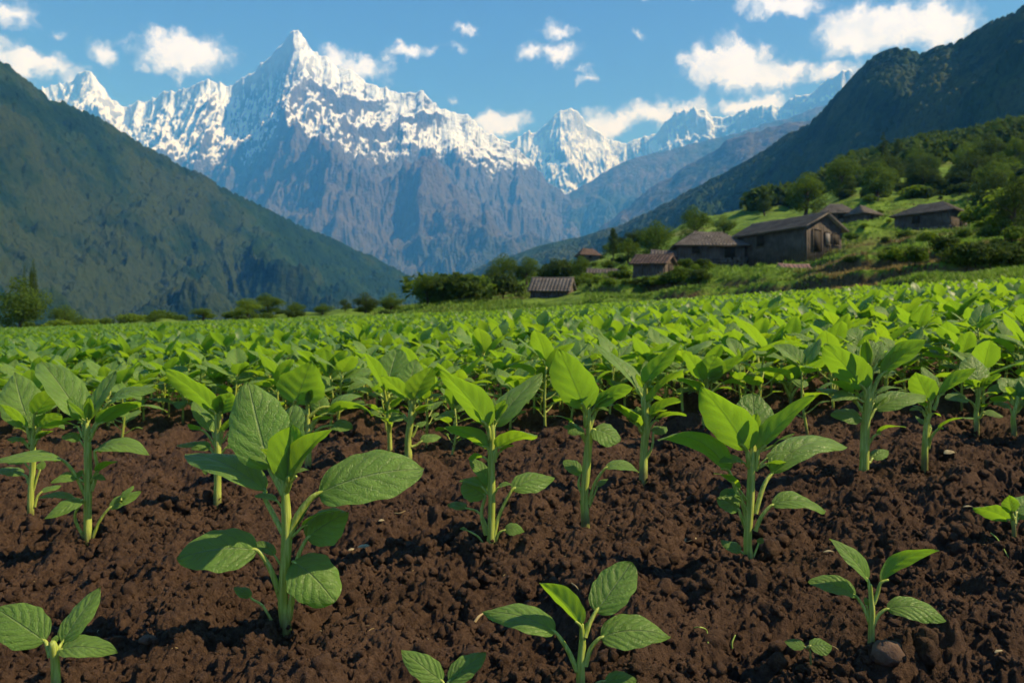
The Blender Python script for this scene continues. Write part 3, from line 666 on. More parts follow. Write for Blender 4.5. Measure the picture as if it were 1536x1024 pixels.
# dry bits and sprouts lying on the bare soil
M_STRAW = plain('dry_straw', (.42, .33, .17), .8, .2, 60, (.28, .21, .10)); M_DRYLEAF = plain('dry_leaf', (.34, .29, .17), .8, .2, 60, (.22, .18, .10)); M_STONE_S = plain('small_stone', (.13, .085, .058), .9, .2, 40, (.08, .05, .035), .002, 300)
M_SPROUT = plain('pale_sprout', (.28, .40, .08), .6, .3, 60, (.20, .30, .05))
def on_soil(u, v):
    ys = np.linspace(.7, 6, 3000); g = soil_z((u - 768) / F * ys, ys) - (512 - v) / F * ys; Y = float(ys[np.argmax(g >= 0)])
    x = (u - 768) / F * Y; return np.array([x, Y, float(soil_z(x, Y)[0])]), Y / F
def dry_leaf(u, v, ln, ang, label, name='dry_leaf', mat=None, w=.55, seed=0):
    b, px = on_soil(u, v); d = np.array([math.cos(ang), math.sin(ang), .12]) * ln * px; V, Q, uv = leaf_geo(-d / 2, d / 2, (.1, -.25, .95), ln * px * w, .15, .2, .5, .10, 10, 6, 500 + seed)
    m = MB(); V = np.vstack([V, V - np.array([0, 0, .0006])]); n = len(V) // 2; Q = np.vstack([Q, Q[:, ::-1] + n]); m.add(V, Q)
    o = link(name, m.mesh(name, mat or M_DRYLEAF), None, tuple(b + [0, 0, .006])); tag(o, label, 'dry leaf', 'withered bits on the soil'); return o
dry_leaf(546, 826, 19, .1, 'pale curled dry leaf on the soil right of the largest seedling', seed=1)
dry_leaf(527, 829, 11, 1.0, 'small yellowish leaf scrap just left of the pale curled dry leaf', seed=2)
dry_leaf(1036, 814, 22, .5, 'crumpled cream dry leaf on the soil left of the sturdy seedling', seed=3)
dry_leaf(572, 785, 9, .4, 'tiny pale flake on the soil between the two foremost tall seedlings', seed=4)
dry_leaf(1243, 832, 16, -.2, 'thin pale husk on the soil above the small pointed-leaved seedling', w=.25, seed=5)
dry_leaf(1206, 668, 14, .6, 'brown dry leaf scrap left of the thick-stemmed seedling', seed=6)
dry_leaf(1498, 986, 16, .3, 'withered greenish scrap on the soil near the bottom right corner', w=.3, seed=7)
dry_leaf(1452, 764, 14, -.4, 'pale dry scrap left of the low seedling at the right edge', w=.35, seed=8)
dry_leaf(1425, 682, 20, .1, 'grey dead leaf on the soil right of the slender seedling', seed=9)
def straw(pts, r, label, mat, cat, name):
    P_ = []; px = 1
    for (u, v, h) in pts:
        b, px = on_soil(u, v); P_.append(b + np.array([0, 0, h * px + .002]))
    c = P_[0].copy(); m = MB(); V, Q = tube_geo([p - c for p in P_], [r * px] * (len(P_) - 1) + [r * px * .5], 6, 4); m.add(V, Q); o = link(name, m.mesh(name, mat), None, tuple(c)); tag(o, label, cat, 'withered bits on the soil' if mat is M_STRAW else 'pale sprouts on the soil'); return o
straw([(1486, 803, 2), (1496, 817, 6), (1506, 830, 4), (1513, 838, 0)], 1.0, 'thin green-yellow stalk leaning on a clod, right of the lower right seedling', M_SPROUT, 'stalk', 'dry_stalk')
straw([(1098, 976, -2), (1098, 972, 6), (1103, 968, 14)], 1.6, 'tiny pale blade sprouting from the soil between the two bottom seedlings', M_SPROUT, 'sprout', 'grass_sprout')
straw([(1062, 966, -2), (1060, 958, 8), (1050, 953, 10), (1040, 950, 6)], 1.0, 'curved thin sprout left of the tiny pale blade', M_SPROUT, 'sprout', 'grass_sprout')
straw([(712, 936, 0), (718, 930, 3), (725, 924, 3)], 2.2, 'short pale stick on the soil left of the bottom centre seedling', M_STRAW, 'stick', 'straw_stick')
straw([(855, 880, 4), (863, 884, 4), (868, 888, 2)], 1.0, 'bent straw on the soil behind the bottom centre seedling', M_STRAW, 'straw', 'straw_stick')
straw([(592, 774, 3), (600, 776, 5), (608, 771, 3)], 1.2, 'short bent straw on the soil behind the tiny pale flake', M_STRAW, 'straw', 'straw_stick')
def small_stone(u, v, s, label, seed):
    b, px = on_soil(u, v); V, Q = icolump(800 + seed, 14, 10); m = MB(); m.add(V * s * px, Q); o = link('stone', m.mesh('stone', M_STONE_S), None, tuple(b + [0, 0, s * px * .25])); tag(o, label, 'stone', 'stones lying in the soil')
def build_litter():
    r = np.random.RandomState(44); m = MB()
    for i in range(90):
        Y = math.exp(r.uniform(math.log(1.0), math.log(3.2))); x = Y * r.uniform(-.68, .68); z = float(soil_z(x, Y)[0]) + .002; a = r.uniform(0, 6.28); L = r.uniform(.004, .016); d = np.array([math.cos(a), math.sin(a), r.uniform(-.3, .4)]) * L
        c_ = np.array([x, Y, z]); V, Q = tube_geo([c_ - d / 2, c_ + [0, 0, L * .12], c_ + d / 2], [.0006, .0007, .0004], 4, 2); m.add(V, Q)
    tag(link('soil_litter', m.mesh('soil_litter', M_STRAW)), 'tiny scattered straw and root fragments on the bare soil', 'litter', kind='stuff')
build_litter()
small_stone(222, 963, 13, 'rounded brown stone in the shade left of the largest seedling base', 1)
small_stone(1330, 985, 24, 'big rounded clod-like stone below the small pointed-leaved seedling', 2)

# ------------------------------------------------------------------ the crop behind: prototypes copied plant by plant
def plant_spec(seed):
    """leaves of a generic seedling: (start, base, tip, width, normal, arch, fold, var); local metres, about .4 m tall"""
    r = np.random.RandomState(seed); H = r.uniform(.22, .29); L = []; a0 = r.uniform(0, 6.28)
    def leaf(z, ang, el, ln, wd, pet, var, arch):
        d = np.array([math.cos(ang) * math.cos(el), math.sin(ang) * math.cos(el), math.sin(el)])
        dp = nrm(d + np.array([0, 0, .5])); S = np.array([0, 0, z]); B = S + dp * pet + np.array([math.cos(ang), math.sin(ang), 0]) * .004
        n = nrm(np.array([-math.cos(ang) * math.sin(el), -math.sin(ang) * math.sin(el), math.cos(el)]) + r.normal(0, .12, 3))
        L.append((S, B, B + d * ln, wd, n, arch, r.uniform(.08, .32), var))
    for i in range(2): leaf(.05 + .02 * i, a0 + i * 3.1 + r.normal(0, .3), r.uniform(.1, .4), r.uniform(.035, .055), r.uniform(.024, .034), .05, r.uniform(0, .4), .12)
    a = a0 + 1.3
    for i in range(5): leaf(H * (.34 + .11 * i), a + i * 1.75 + r.normal(0, .25), r.uniform(-.2, .4), r.uniform(.105, .150), r.uniform(.062, .088), r.uniform(.035, .06), r.uniform(.1, .7), r.uniform(.08, .2))
    a += .8
    for i in range(4): leaf(H * (.86 + .04 * i), a + i * 1.57 + r.normal(0, .25), r.uniform(.3, 1.05), r.uniform(.120, .172), r.uniform(.074, .104), r.uniform(.008, .018), r.uniform(.4, 1.), r.uniform(.03, .10))
    for i in range(2): leaf(H, a + i * 3 + .7, r.uniform(1.0, 1.35), r.uniform(.045, .065), r.uniform(.02, .03), .004, r.uniform(.6, 1.), .03)
    return H, L
def plant_mesh(seed, nu, nv, stem_sides=6, merged=False, pet=True):
    H, L = plant_spec(seed); r = np.random.RandomState(seed + 900)
    sm = MB(); V, Q = tube_geo([(0, 0, -.05), (0, 0, 0), (r.normal(0, .007), r.normal(0, .007), H * .5), (0, 0, H)], [.0064, .0060, .0052, .0028], stem_sides, 2); sm.add(V, Q, mi=1 if merged else 0)
    leaves = []
    for i, (S, B, T, wd, n, arch, fold, var) in enumerate(L):
        m = sm if merged else MB()
        if pet:
            V, Q = tube_geo([S, (S + B) / 2 + np.array([0, 0, -.003]), B, B + (T - B) * .1 - n * .001], [.0026, .0022, .0018, .0012], 6 if nu > 8 else 4, 3 if nu > 8 else 1); m.add(V, Q, mi=1)
        V, Q, uv = leaf_geo(B, T, n, wd, arch, fold, .12 + .25 * r.rand(), .04, nu, nv, seed * 31 + i); m.add(V, Q, uv, var)
        if not merged: leaves.append(m)
    return sm, leaves
# positions over the whole field: shallow drilled rows with irregular plants
rp = np.random.RandomState(12)
def field_positions():
    out = []; Y = 2.15
    while Y < 60:
        stp = .21 if Y < 6 else .235 if Y < 20 else .29
        xs = np.arange(-.78 * Y - 1.2, .78 * Y + 1.4, stp * (1.0 if Y > 3.4 else 1.5))
        xs = xs + rp.uniform(-.09, .09, len(xs)) ; yy = Y + rp.uniform(-.09, .09, len(xs)) + .12 * np.sin(xs * .8)
        out.append(np.stack([xs, yy], 1)); Y += stp * (1.35 if Y < 3.4 else 1.0)
    P_ = np.concatenate(out); u = 768 + F * P_[:, 0] / P_[:, 1]; ed = np.interp(u, EDGE_U, EDGE_Y)
    return P_[P_[:, 1] < ed - .2]
POS = field_positions()
hx = np.array(hero_xy); dmin = np.min(np.hypot(POS[:, 0][:, None] - hx[:, 0], POS[:, 1][:, None] - hx[:, 1]), 1)
pu = 768 + F * POS[:, 0] / POS[:, 1]
pv = 512 - F * plane_z(POS[:, 0], POS[:, 1]) / POS[:, 1]
keep = (dmin > .17) & (pv < 655 + 25 * np.sin(pu * .011 + 1)); keep &= ~((pv > 622) & (rp.rand(len(POS)) < .45))
POS = POS[keep]
POS = POS[np.argsort(POS[:, 1])]
inview = np.abs(POS[:, 0] / POS[:, 1]) < .68
near = POS[inview][:300]; rest = np.concatenate([POS[inview][300:], POS[~inview]])
NP = 9
protoA = [plant_mesh(100 + i, 14, 8) for i in range(NP)]
protoA = [(s.mesh('stem', M_STEM), [l.mesh('leaf', [M_LEAF, M_STEM]) for l in ls]) for s, ls in protoA]
def merge_leaves(ls):
    m = MB()
    for l in ls:
        V, Q, UV, R, M = l.arrays(); m.V.append(V); m.Q.append(Q + m.n); m.n += len(V); m.UV.append(UV); m.R.append(R); m.M.append(M)
    return m
protoB = [plant_mesh(100 + i, 10, 6) for i in range(NP)]
protoB = [(s.mesh('stem', M_STEM), merge_leaves(ls).mesh('leaves', [M_LEAF, M_STEM])) for s, ls in protoB]
roots = {}
for i, (x, y) in enumerate(near):
    k = rp.randint(NP); z = float(soil_z(x, y)[0]) + .012; detail = i < 110; key = (detail, k)
    if key not in roots:
        root = empty('crop_seedling'); roots[key] = root
        if detail:
            link('stem', protoA[k][0], root)
            for me in protoA[k][1]: link('leaf', me, root)
        else:
            link('stem', protoB[k][0], root); link('leaves', protoB[k][1], root)
    else: root = copy_tree(roots[key])
    s = rp.uniform(.86, 1.18) * (0.90 if y < 3.3 else 1.0 if y < 5 else .88)
    root.location = (x, y, z); root.rotation_euler = (rp.normal(0, .07), rp.normal(0, .07), rp.uniform(0, 6.28)); root.scale = (s, s, s * rp.uniform(.92, 1.05))
    if detail: tag(root, 'leafy seedling with many small overlapping leaves where the crop starts closing behind the front rows', 'seedling', 'seedlings where the crop closes up')
    else: tag(root, 'bright green seedling in the crowded middle of the crop, its stem hidden by its neighbours', 'seedling', 'crowded seedlings in the middle of the field')
def far_proto(seed, nu, nv, pet):
    m, _ = plant_mesh(seed, nu, nv, 4, True, pet); V, Q, UV, R, M = m.arrays(); return V, Q, UV, R
def build_rest():
    Vs = []; off = 0; z = plane_z(rest[:, 0], rest[:, 1]) + soil_relief(rest[:, 0], rest[:, 1]) + .01; parts = []
    for lo, hi, nu, nv, pet in ((0, 9, 6, 4, True), (9, 22, 4, 2, False), (22, 90, 3, 2, False)):
        m = (rest[:, 1] >= lo) & (rest[:, 1] < hi)
        if not m.any(): continue
        n = int(m.sum()); R = rotz(rp.uniform(0, 6.28, n)) @ rotv(rp.normal(0, .07, (n, 3)))
        pos = np.stack([rest[m, 0], rest[m, 1], z[m]], 1)
        V, Q, UV, Rr = scatter([far_proto(200 + i, nu, nv, pet) for i in range(6)], pos, rp.uniform(.95, 1.2, n) * (1.0 if hi < 10 else .82), R, rp, rp.uniform(-.2, .2, n))
        Vs.append((V, Q + off, UV, Rr)); off += len(V)
    V, Q, UV, R = [np.concatenate([a[i] for a in Vs]) for i in range(4)]
    print('field stuff faces', len(Q), 'plants', len(rest))
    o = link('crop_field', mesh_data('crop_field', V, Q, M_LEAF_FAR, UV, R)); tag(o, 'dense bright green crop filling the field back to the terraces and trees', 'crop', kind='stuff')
build_rest()

# ------------------------------------------------------------------ terraces, slopes and valley
def land_material():
    m, t, b = material('terrace_land'); co = t.new('ShaderNodeTexCoord').outputs['Object']; g = t.new('ShaderNodeNewGeometry')
    n1 = t.noise(co, .05, 5, .6); n2 = t.noise(co, .6, 5, .65); n3 = t.noise(co, 4.0, 4, .7)
    c = t.mix(t.ramp(n2, .32, .68), (.060, .110, .014), (.150, .250, .030)); c = t.mix(t.math('MULTIPLY', t.ramp(n1, .52, .66), .55), c, (.150, .135, .050))
    c = t.mix(t.math('MULTIPLY', t.ramp(n3, .55, .75), .5), c, (.035, .055, .012))
    nz_ = t.new('ShaderNodeSeparateXYZ', ins={0: g.outputs['Normal']}).outputs[2]
    earth = t.mix(t.ramp(n3, .35, .6), (.050, .036, .020), (.12, .085, .045))
    c = t.mix(t.ramp(nz_, .80, .55), c, earth)
    setin(t, b, 'Base Color', c); b.inputs['Roughness'].default_value = .95; b.inputs['Specular IOR Level'].default_value = .1
    setin(t, b, 'Normal', t.bump(t.math('ADD', n2, t.math('MULTIPLY', n3, .5)), 1.0, .35)); return m
M_LAND = land_material()
def build_terraces():
    ys = np.exp(np.linspace(math.log(9.5), math.log(690), 520)); us = np.concatenate([np.linspace(-1190, -60, 60, False), np.linspace(-60, 1600, 560), np.linspace(1600, 2390, 61)[1:]])
    T_ = (us - 768) / F; X = ys[:, None] * T_[None]; Y = np.repeat(ys[:, None], len(us), 1); Z = terrain_z(X, Y)
    ed = np.interp(us, EDGE_U, EDGE_Y)[None]; Z = Z - np.where(Y < ed, .5, 0) + .004
    Z = Z - sstep(Y, 560, 690) * 120
    Z = Z + sstep(Y, 90, 200) * np.abs(fbm(X / 22, Y / 22, 4, 91)) * 2.2
    q = grid_quads(len(ys), len(us)); q = q[(Y > ed * .97).ravel()[q].all(1)]
    tag(link('terraced_ground', mesh_data('terraced_ground', np.stack([X, Y, Z], -1).reshape(-1, 3), q, M_LAND)), kind='structure')
    m = MB(); G = 12800; m.add([(-G, -3000, -170), (G, -3000, -170), (G, 13600, -170), (-G, 13600, -170)], [(0, 1, 2, 3)])
    tag(link('valley_floor', m.mesh('valley_floor', M_LAND)), kind='structure')
build_terraces()

# ------------------------------------------------------------------ mountains
def mountain(name, ridge, yr, yb, zb, nu, nt, spur, amp, rough, mat, seed, p=1.0, umin=None, umax=None, canopy=0.0, aniso=2.2, jag=0.0, back=.35, erosion=0, carve=0.0):
    """heightfield whose crest follows `ridge` (picture outline at distance yr(u)) and whose foot lies at distance yb(u), height zb"""
    ridge = sorted(ridge); ru = [a for a, _ in ridge]; rv = [b for _, b in ridge]
    u0 = umin if umin is not None else ru[0]; u1 = umax if umax is not None else ru[-1]
    us = np.linspace(u0, u1, nu); vr = np.interp(us, ru, rv)
    Yr = np.interp(us, *yr) if isinstance(yr, tuple) else np.full(nu, float(yr)); Yb = np.interp(us, *yb) if isinstance(yb, tuple) else np.full(nu, float(yb))
    vr = vr + fbm(us / 40, us * 0, 5, seed) * jag - (ridged(us / 17 + 3, us * 0 + 1.7, 4, seed + 77) - .4) * jag * .75 * (jag > 4)
    zr = (512 - vr) / F * Yr
    s = np.linspace(0, 1, nt)[:, None]
    Y = Yb[None] + (Yr - Yb)[None] * s; X = (us[None] - 768) / F * Y
    kk = np.exp(-np.linspace(-2.5, 2.5, 81) ** 2); kk /= kk.sum(); step = max(1, int(nu / 1400 * 1)); zs = np.convolve(np.pad(zr, 40, mode='edge'), kk, 'valid')
    uwv = np.arange(nu)[None] + fbm(X / spur * .8, Y / spur * .8, 4, seed + 19) * nu * .07 * (1 - s) ** .8
    sharp = np.interp(uwv, np.arange(nu), zr); soft = np.interp(uwv, np.arange(nu), zs); ks = s ** 5
    zr2 = soft * (1 - ks) + sharp * ks
    Z = zb + (zr2 - zb) * s ** p
    wx = X / spur + fbm(X / spur * .6, Y / spur * .6, 3, seed + 1) * .55; wy = Y / spur / aniso + fbm(X / spur * .6 + 9, Y / spur * .6, 3, seed + 2) * .35
    n = ridged(wx, wy, 6, seed + 3, g=.42) - .5
    env = np.sin(np.pi * np.clip(s, 0, 1) ** 1.0) ** .6 * (1 - s ** 3) + .02
    Z = Z + amp * n * env + rough * fbm(X / (spur * .18), Y / (spur * .18), 6, seed + 7, g=.56) * (env * .9 + .12)
    top = sstep(s, .25, .8) * (1 - s ** 14)
    Z = Z + carve * (ridged(wx * 3.4 + 4, wy * 3.4 * .55, 6, seed + 11, g=.58) - .95) * top + carve * .34 * (fbm(X / (spur * .07), Y / (spur * .26), 5, seed + 13, g=.6) - .5) * top
    if erosion: Z = erode(Z, (X[0, -1] - X[0, 0]) / nu, erosion, seed, env)
    if canopy:
        d = domes(X / canopy, Y / canopy, seed + 31); Z = Z + d * canopy * .75 + domes(X / canopy / .45, Y / canopy / .45, seed + 37) * canopy * .28
    # keep the skyline: nothing in front may rise above the crest line
    lim = (512 - vr)[None] / F * Y + (rough * .02 + canopy * .3)
    Z = np.minimum(Z, lim)
    bs = [1.04, 1.12, 1.3]; Yk = np.concatenate([Y] + [(Yb + (Yr - Yb) * b_)[None] for b_ in bs]); Xk = np.concatenate([X] + [((us - 768) / F * Yr + 0 * us)[None] for b_ in bs])
    Zk = np.concatenate([Z] + [(zr - (zr - zb) * ((b_ - 1) / .3))[None] * 1.0 for b_ in bs])
    V = np.stack([Xk, Yk, Zk], -1).reshape(-1, 3)
    o = link(name, mesh_data(name, V, grid_quads(nt + 3, nu), mat)); tag(o, kind='structure'); return o
def erode(H, cell, n, seed, mask):
    """many water drops run downhill at once, cutting gullies"""
    H = H.copy(); r = np.random.RandomState(seed); ny, nx = H.shape
    for batch in range(6):
        px = r.uniform(1, nx - 2, n); py = r.uniform(1, ny - 2, n); dx = np.zeros(n); dy = np.zeros(n); sed = np.zeros(n); vel = np.ones(n); wat = np.ones(n); alive = np.ones(n, bool)
        for it in range(90):
            ix = px.astype(int); iy = py.astype(int); fx = px - ix; fy = py - iy
            a, b_, c, d = H[iy, ix], H[iy, ix + 1], H[iy + 1, ix], H[iy + 1, ix + 1]
            gx = (b_ - a) * (1 - fy) + (d - c) * fy; gy = (c - a) * (1 - fx) + (d - b_) * fx; h0 = a * (1 - fx) * (1 - fy) + b_ * fx * (1 - fy) + c * (1 - fx) * fy + d * fx * fy
            dx = dx * .15 - gx * .85; dy = dy * .15 - gy * .85; L = np.hypot(dx, dy) + 1e-6; dx /= L; dy /= L
            qx = px + dx; qy = py + dy; alive &= (qx > 1) & (qx < nx - 2) & (qy > 1) & (qy < ny - 2)
            qx = np.where(alive, qx, px); qy = np.where(alive, qy, py); jx = qx.astype(int); jy = qy.astype(int); gx_ = qx - jx; gy_ = qy - jy
            h1 = H[jy, jx] * (1 - gx_) * (1 - gy_) + H[jy, jx + 1] * gx_ * (1 - gy_) + H[jy + 1, jx] * (1 - gx_) * gy_ + H[jy + 1, jx + 1] * gx_ * gy_
            dh = h1 - h0; cap = np.maximum(-dh, cell * .01) * vel * wat * 1.6
            dep = np.where(dh > 0, np.minimum(dh, sed), np.where(sed > cap, (sed - cap) * .25, -np.minimum((cap - sed) * .3, np.maximum(-dh, 0))))
            dep = np.where(alive, dep, 0); sed = np.maximum(sed - dep, 0)
            dd = dep * mask[iy, 0] if mask.shape[1] == 1 else dep * mask[iy, ix]
            np.add.at(H, (iy, ix), dd * (1 - fx) * (1 - fy)); np.add.at(H, (iy, ix + 1), dd * fx * (1 - fy)); np.add.at(H, (iy + 1, ix), dd * (1 - fx) * fy); np.add.at(H, (iy + 1, ix + 1), dd * fx * fy)
            vel = np.sqrt(np.clip(vel * vel - dh / cell * .6, .05, 6)); wat *= .985; px, py = qx, qy
    return H
def alpine_material(name, snow_lo, snow_hi, sx=0.0):
    """rock, heath and snow by height, slope and chance"""
    m, t, b = material(name); g = t.new('ShaderNodeNewGeometry'); pos = g.outputs['Position']; N = t.new('ShaderNodeSeparateXYZ', ins={0: g.outputs['Normal']}).outputs[2]
    z = t.new('ShaderNodeSeparateXYZ', ins={0: pos}).outputs[2]; x = t.new('ShaderNodeSeparateXYZ', ins={0: pos}).outputs[0]
    n1 = t.noise(pos, .0016, 6, .6); n2 = t.noise(pos, .009, 6, .62); n3 = t.noise(pos, .05, 4, .6)
    rock = t.mix(t.ramp(n2, .3, .7), (.048, .046, .046), (.105, .094, .084)); rock = t.mix(t.math('MULTIPLY', t.ramp(n1, .35, .6), .35), rock, (.095, .078, .062))
    heath = t.mix(t.ramp(n1, .35, .65), (.035, .052, .020), (.085, .075, .035))
    c = t.mix(t.ramp(t.math('MULTIPLY_ADD', n2, 500.0, t.math('MULTIPLY_ADD', n1, 600.0, z)), snow_lo * .45, snow_lo * .95), heath, rock)
    lev = t.math('ADD', t.math('MULTIPLY_ADD', n1, 900.0, z), t.math('MULTIPLY_ADD', n2, 620.0, t.math('MULTIPLY', x, sx)))
    lev = t.math('MULTIPLY_ADD', N, 260.0, lev)
    cover = t.ramp(lev, snow_lo + 760 + 130, snow_hi + 760 + 130)
    st = t.math('MULTIPLY_ADD', n3, .07, t.math('MULTIPLY_ADD', n2, .16, N))
    hold = t.ramp(st, .48, .88)
    full = t.ramp(lev, snow_hi + 760, snow_hi + 1900)
    hold = t.math('MAXIMUM', hold, t.math('MULTIPLY', full, .36)); hold = t.math('MAXIMUM', hold, .12)
    snow = t.math('MULTIPLY', cover, hold, clamp=True); snow = t.ramp(snow, .10, .62)
    c = t.mix(snow, c, (.76, .80, .87))
    setin(t, b, 'Base Color', c); b.inputs['Roughness'].default_value = .9; b.inputs['Specular IOR Level'].default_value = .1
    setin(t, b, 'Normal', t.bump(t.math('MULTIPLY_ADD', n3, .5, n2), .8, 55.0)); return m
def forest_material(name, cols, sc=.012):
    m, t, b = material(name); pos = t.new('ShaderNodeNewGeometry').outputs['Position']
    n1 = t.noise(pos, sc * .25, 5, .6); n2 = t.noise(pos, sc, 5, .62); n3 = t.noise(pos, sc * 9, 4, .65)
    c = t.mix(t.ramp(n2, .32, .68), cols[0], cols[1]); c = t.mix(t.math('MULTIPLY', t.ramp(t.math('MULTIPLY_ADD', n2, .4, n1), .62, .80), .85), c, cols[2])
    c = t.mix(t.math('MULTIPLY', t.ramp(n3, .45, .7), .55), c, tuple(k * .45 for k in cols[0]))
    setin(t, b, 'Base Color', c); b.inputs['Roughness'].default_value = .95; b.inputs['Specular IOR Level'].default_value = .08
    setin(t, b, 'Normal', t.bump(t.math('MULTIPLY_ADD', n3, .6, n2), .9, .12 / sc)); return m
SKY_MAIN = [(-400,175),(-200,150),(0,150),(60,132),(95,122),(110,116),(128,107),(142,117),(152,127),(165,143),(180,152),(195,160),(210,152),(235,145),(250,135),(268,136),(290,128),(318,121),(335,126),(347,130),(360,117),(380,103),(398,92),(408,80),(418,68),(430,52),(440,44),(448,46),(458,58),(468,68),(480,80),(492,90),(505,97),(520,104),(540,113),(560,124),(580,134),(600,141),(618,144),(632,138),(645,146),(660,156),(680,166),(700,176),(725,192),(750,208),(780,228),(810,254),(840,284),(870,312),(900,345),(930,380),(980,425),(1040,470)]
SKY_EAST = [(640,260),(700,215),(745,205),(765,214),(785,200),(805,196),(822,186),(832,172),(842,162),(855,157),(868,166),(880,186),(895,198),(915,208),(940,216),(960,208),(975,198),(990,188),(1008,174),(1025,166),(1042,161),(1055,163),(1068,174),(1085,176),(1098,166),(1110,162),(1125,168),(1140,160),(1155,154),(1172,156),(1190,148),(1210,136),(1228,128),(1245,116),(1262,108),(1290,112),(1340,120),(1420,100),(1500,130),(1600,150)]
SKY_BLUE = [(560,470),(640,445),(700,430),(760,415),(820,400),(870,372),(900,340),(935,312),(975,284),(1020,254),(1060,232),(1090,212),(1120,200),(1150,193),(1190,184),(1225,176),(1260,160),(1300,140),(1380,120),(1500,110),(1650,100)]
SKY_SPUR = [(700,330),(780,320),(830,300),(862,285),(900,262),(930,246),(955,236),(985,228),(1015,222),(1045,214),(1080,206),(1110,198),(1150,186),(1200,170),(1260,150)]
SKY_LEFT = [(-900,-60),(-600,-20),(-350,20),(-150,55),(-60,75),(0,93),(12,97),(28,108),(42,124),(55,133),(72,148),(95,154),(120,164),(150,180),(180,196),(215,219),(255,240),(300,262),(350,290),(400,315),(450,338),(500,361),(535,376),(560,385),(590,401),(615,416),(640,440),(680,480),(730,530)]
SKY_RIGHT = [(620,430),(690,415),(740,392),(790,376),(850,360),(890,352),(925,340),(960,325),(1000,305),(1040,284),(1080,264),(1120,243),(1160,217),(1190,199),(1215,184),(1232,168),(1250,148),(1268,130),(1285,111),(1298,95),(1310,86),(1325,79),(1345,74),(1362,76),(1380,82),(1390,80),(1405,73),(1425,68),(1445,60),(1465,48),(1485,36),(1505,26),(1536,11),(1620,-30),(1800,-110),(2100,-220)]
M_ALP = alpine_material('alpine_rock_snow', 1500, 1880, 0.0)
M_ALP2 = alpine_material('far_alpine_rock_snow', 1480, 1800, -.04)
M_BLUE = forest_material('distant_wooded_slope', [(.030, .045, .018), (.050, .062, .026), (.11, .085, .055)], .004)
M_WOODL = forest_material('wooded_slope', [(.005, .019, .005), (.018, .045, .009), (.034, .046, .012)], .010)
M_WOODR = forest_material('near_wooded_slope', [(.013, .033, .008), (.036, .072, .014), (.058, .072, .020)], .018)
mountain('snow_mountain', SKY_MAIN, ([-400, 100, 300, 440, 700, 1040], [10500, 9800, 8600, 8000, 7600, 6500]), ([-400, 440, 1040], [3600, 3400, 3000]), -165, 1100, 460, 2100, 620, 130, M_ALP, 7, p=1.12, jag=8, carve=230, erosion=9000, aniso=2.6)
mountain('snow_range', SKY_EAST, ([640, 850, 1000, 1260, 1600], [11500, 11000, 10500, 9000, 8000]), ([640, 1600], [7500, 5000]), -165, 800, 300, 1900, 620, 150, M_ALP2, 23, p=1.05, jag=8, carve=220, erosion=6000)
mountain('brown_mountain_spur', SKY_SPUR, 7200, 5200, -165, 420, 220, 1200, 300, 120, M_BLUE, 31, p=.95, jag=3, erosion=2500)
mountain('blue_mountain_slope', SKY_BLUE, ([560, 900, 1300, 1650], [5600, 5000, 4300, 4000]), ([560, 1650], [3200, 2400]), -165, 600, 300, 900, 330, 90, M_BLUE, 43, p=1.0, jag=4, erosion=4000)
mountain('wooded_mountain_left', SKY_LEFT, ([-900, 0, 300, 600, 730], [1150, 1300, 1650, 2150, 2300]), ([-900, 0, 600, 730], [380, 500, 800, 880]), -165, 1500, 560, 430, 150, 26, M_WOODL, 53, p=1.0, jag=2, carve=24, canopy=11.0, aniso=2.4)
mountain('wooded_mountain_right', SKY_RIGHT, ([620, 850, 1000, 1250, 1400, 1536, 2100], [2700, 2200, 1700, 1150, 950, 800, 680]), ([620, 850, 1250, 1536, 2100], [700, 600, 420, 330, 230]), -165, 1500, 560, 260, 90, 20, M_WOODR, 61, p=.85, jag=2, canopy=8.0, aniso=2.2)

# ------------------------------------------------------------------ trees and bushes
def foliage_material(name, c1, c2, tr, mixf=.28):
    m, t, b = material(name); out = t.n['Material Output']; var = t.new('ShaderNodeAttribute', attribute_name='var').outputs['Fac']
    oi = t.new('ShaderNodeObjectInfo').outputs['Random']
    c = t.mix(var, c1, c2); c = t.mix(t.math('MULTIPLY', oi, .35), c, tuple(k * .55 for k in c1))
    setin(t, b, 'Base Color', c); b.inputs['Roughness'].default_value = .8; b.inputs['Specular IOR Level'].default_value = .06
    tl = t.new('ShaderNodeBsdfTranslucent', ins={0: tr + (1,)}); mx = t.new('ShaderNodeMixShader', ins={0: mixf, 1: b.outputs[0], 2: tl.outputs[0]})
    t.l.new(mx.outputs[0], out.inputs[0]); return m
M_TREE = foliage_material('tree_leaves', (.036, .072, .013), (.095, .155, .024), (.17, .28, .02))
M_DARK = foliage_material('dark_tree_leaves', (.022, .044, .012), (.058, .098, .020), (.10, .16, .02), .25)
M_WOOD = foliage_material('wood_leaves', (.026, .054, .012), (.070, .120, .022), (.11, .18, .02), .24)
M_BRIGHT = foliage_material('bright_bush_leaves', (.065, .115, .014), (.15, .23, .028), (.26, .40, .02), .32)
M_BARK = plain('bark', (.075, .055, .040), .9, .2, 14, (.035, .026, .018), .02)
def crown_points(r, n, lobes):
    out = []; nl = []; wts = np.array([l[3] ** 2 for l in lobes]); wts = wts / wts.sum()
    for k, (cx, cy, cz, R, sq) in enumerate(lobes):
        m = int(n * wts[k]); d = r.normal(size=(m, 3)); d /= np.linalg.norm(d, axis=1)[:, None]
        rad = R * (1 - .45 * r.rand(m) ** 2.2) * (1 + .16 * np.sin(d[:, 0] * 7 + k) * np.sin(d[:, 2] * 6 + d[:, 1] * 5))
        out.append(d * rad[:, None] * np.array([1, 1, sq]) + [cx, cy, cz]); nl.append(d)
    return np.concatenate(out), np.concatenate(nl)
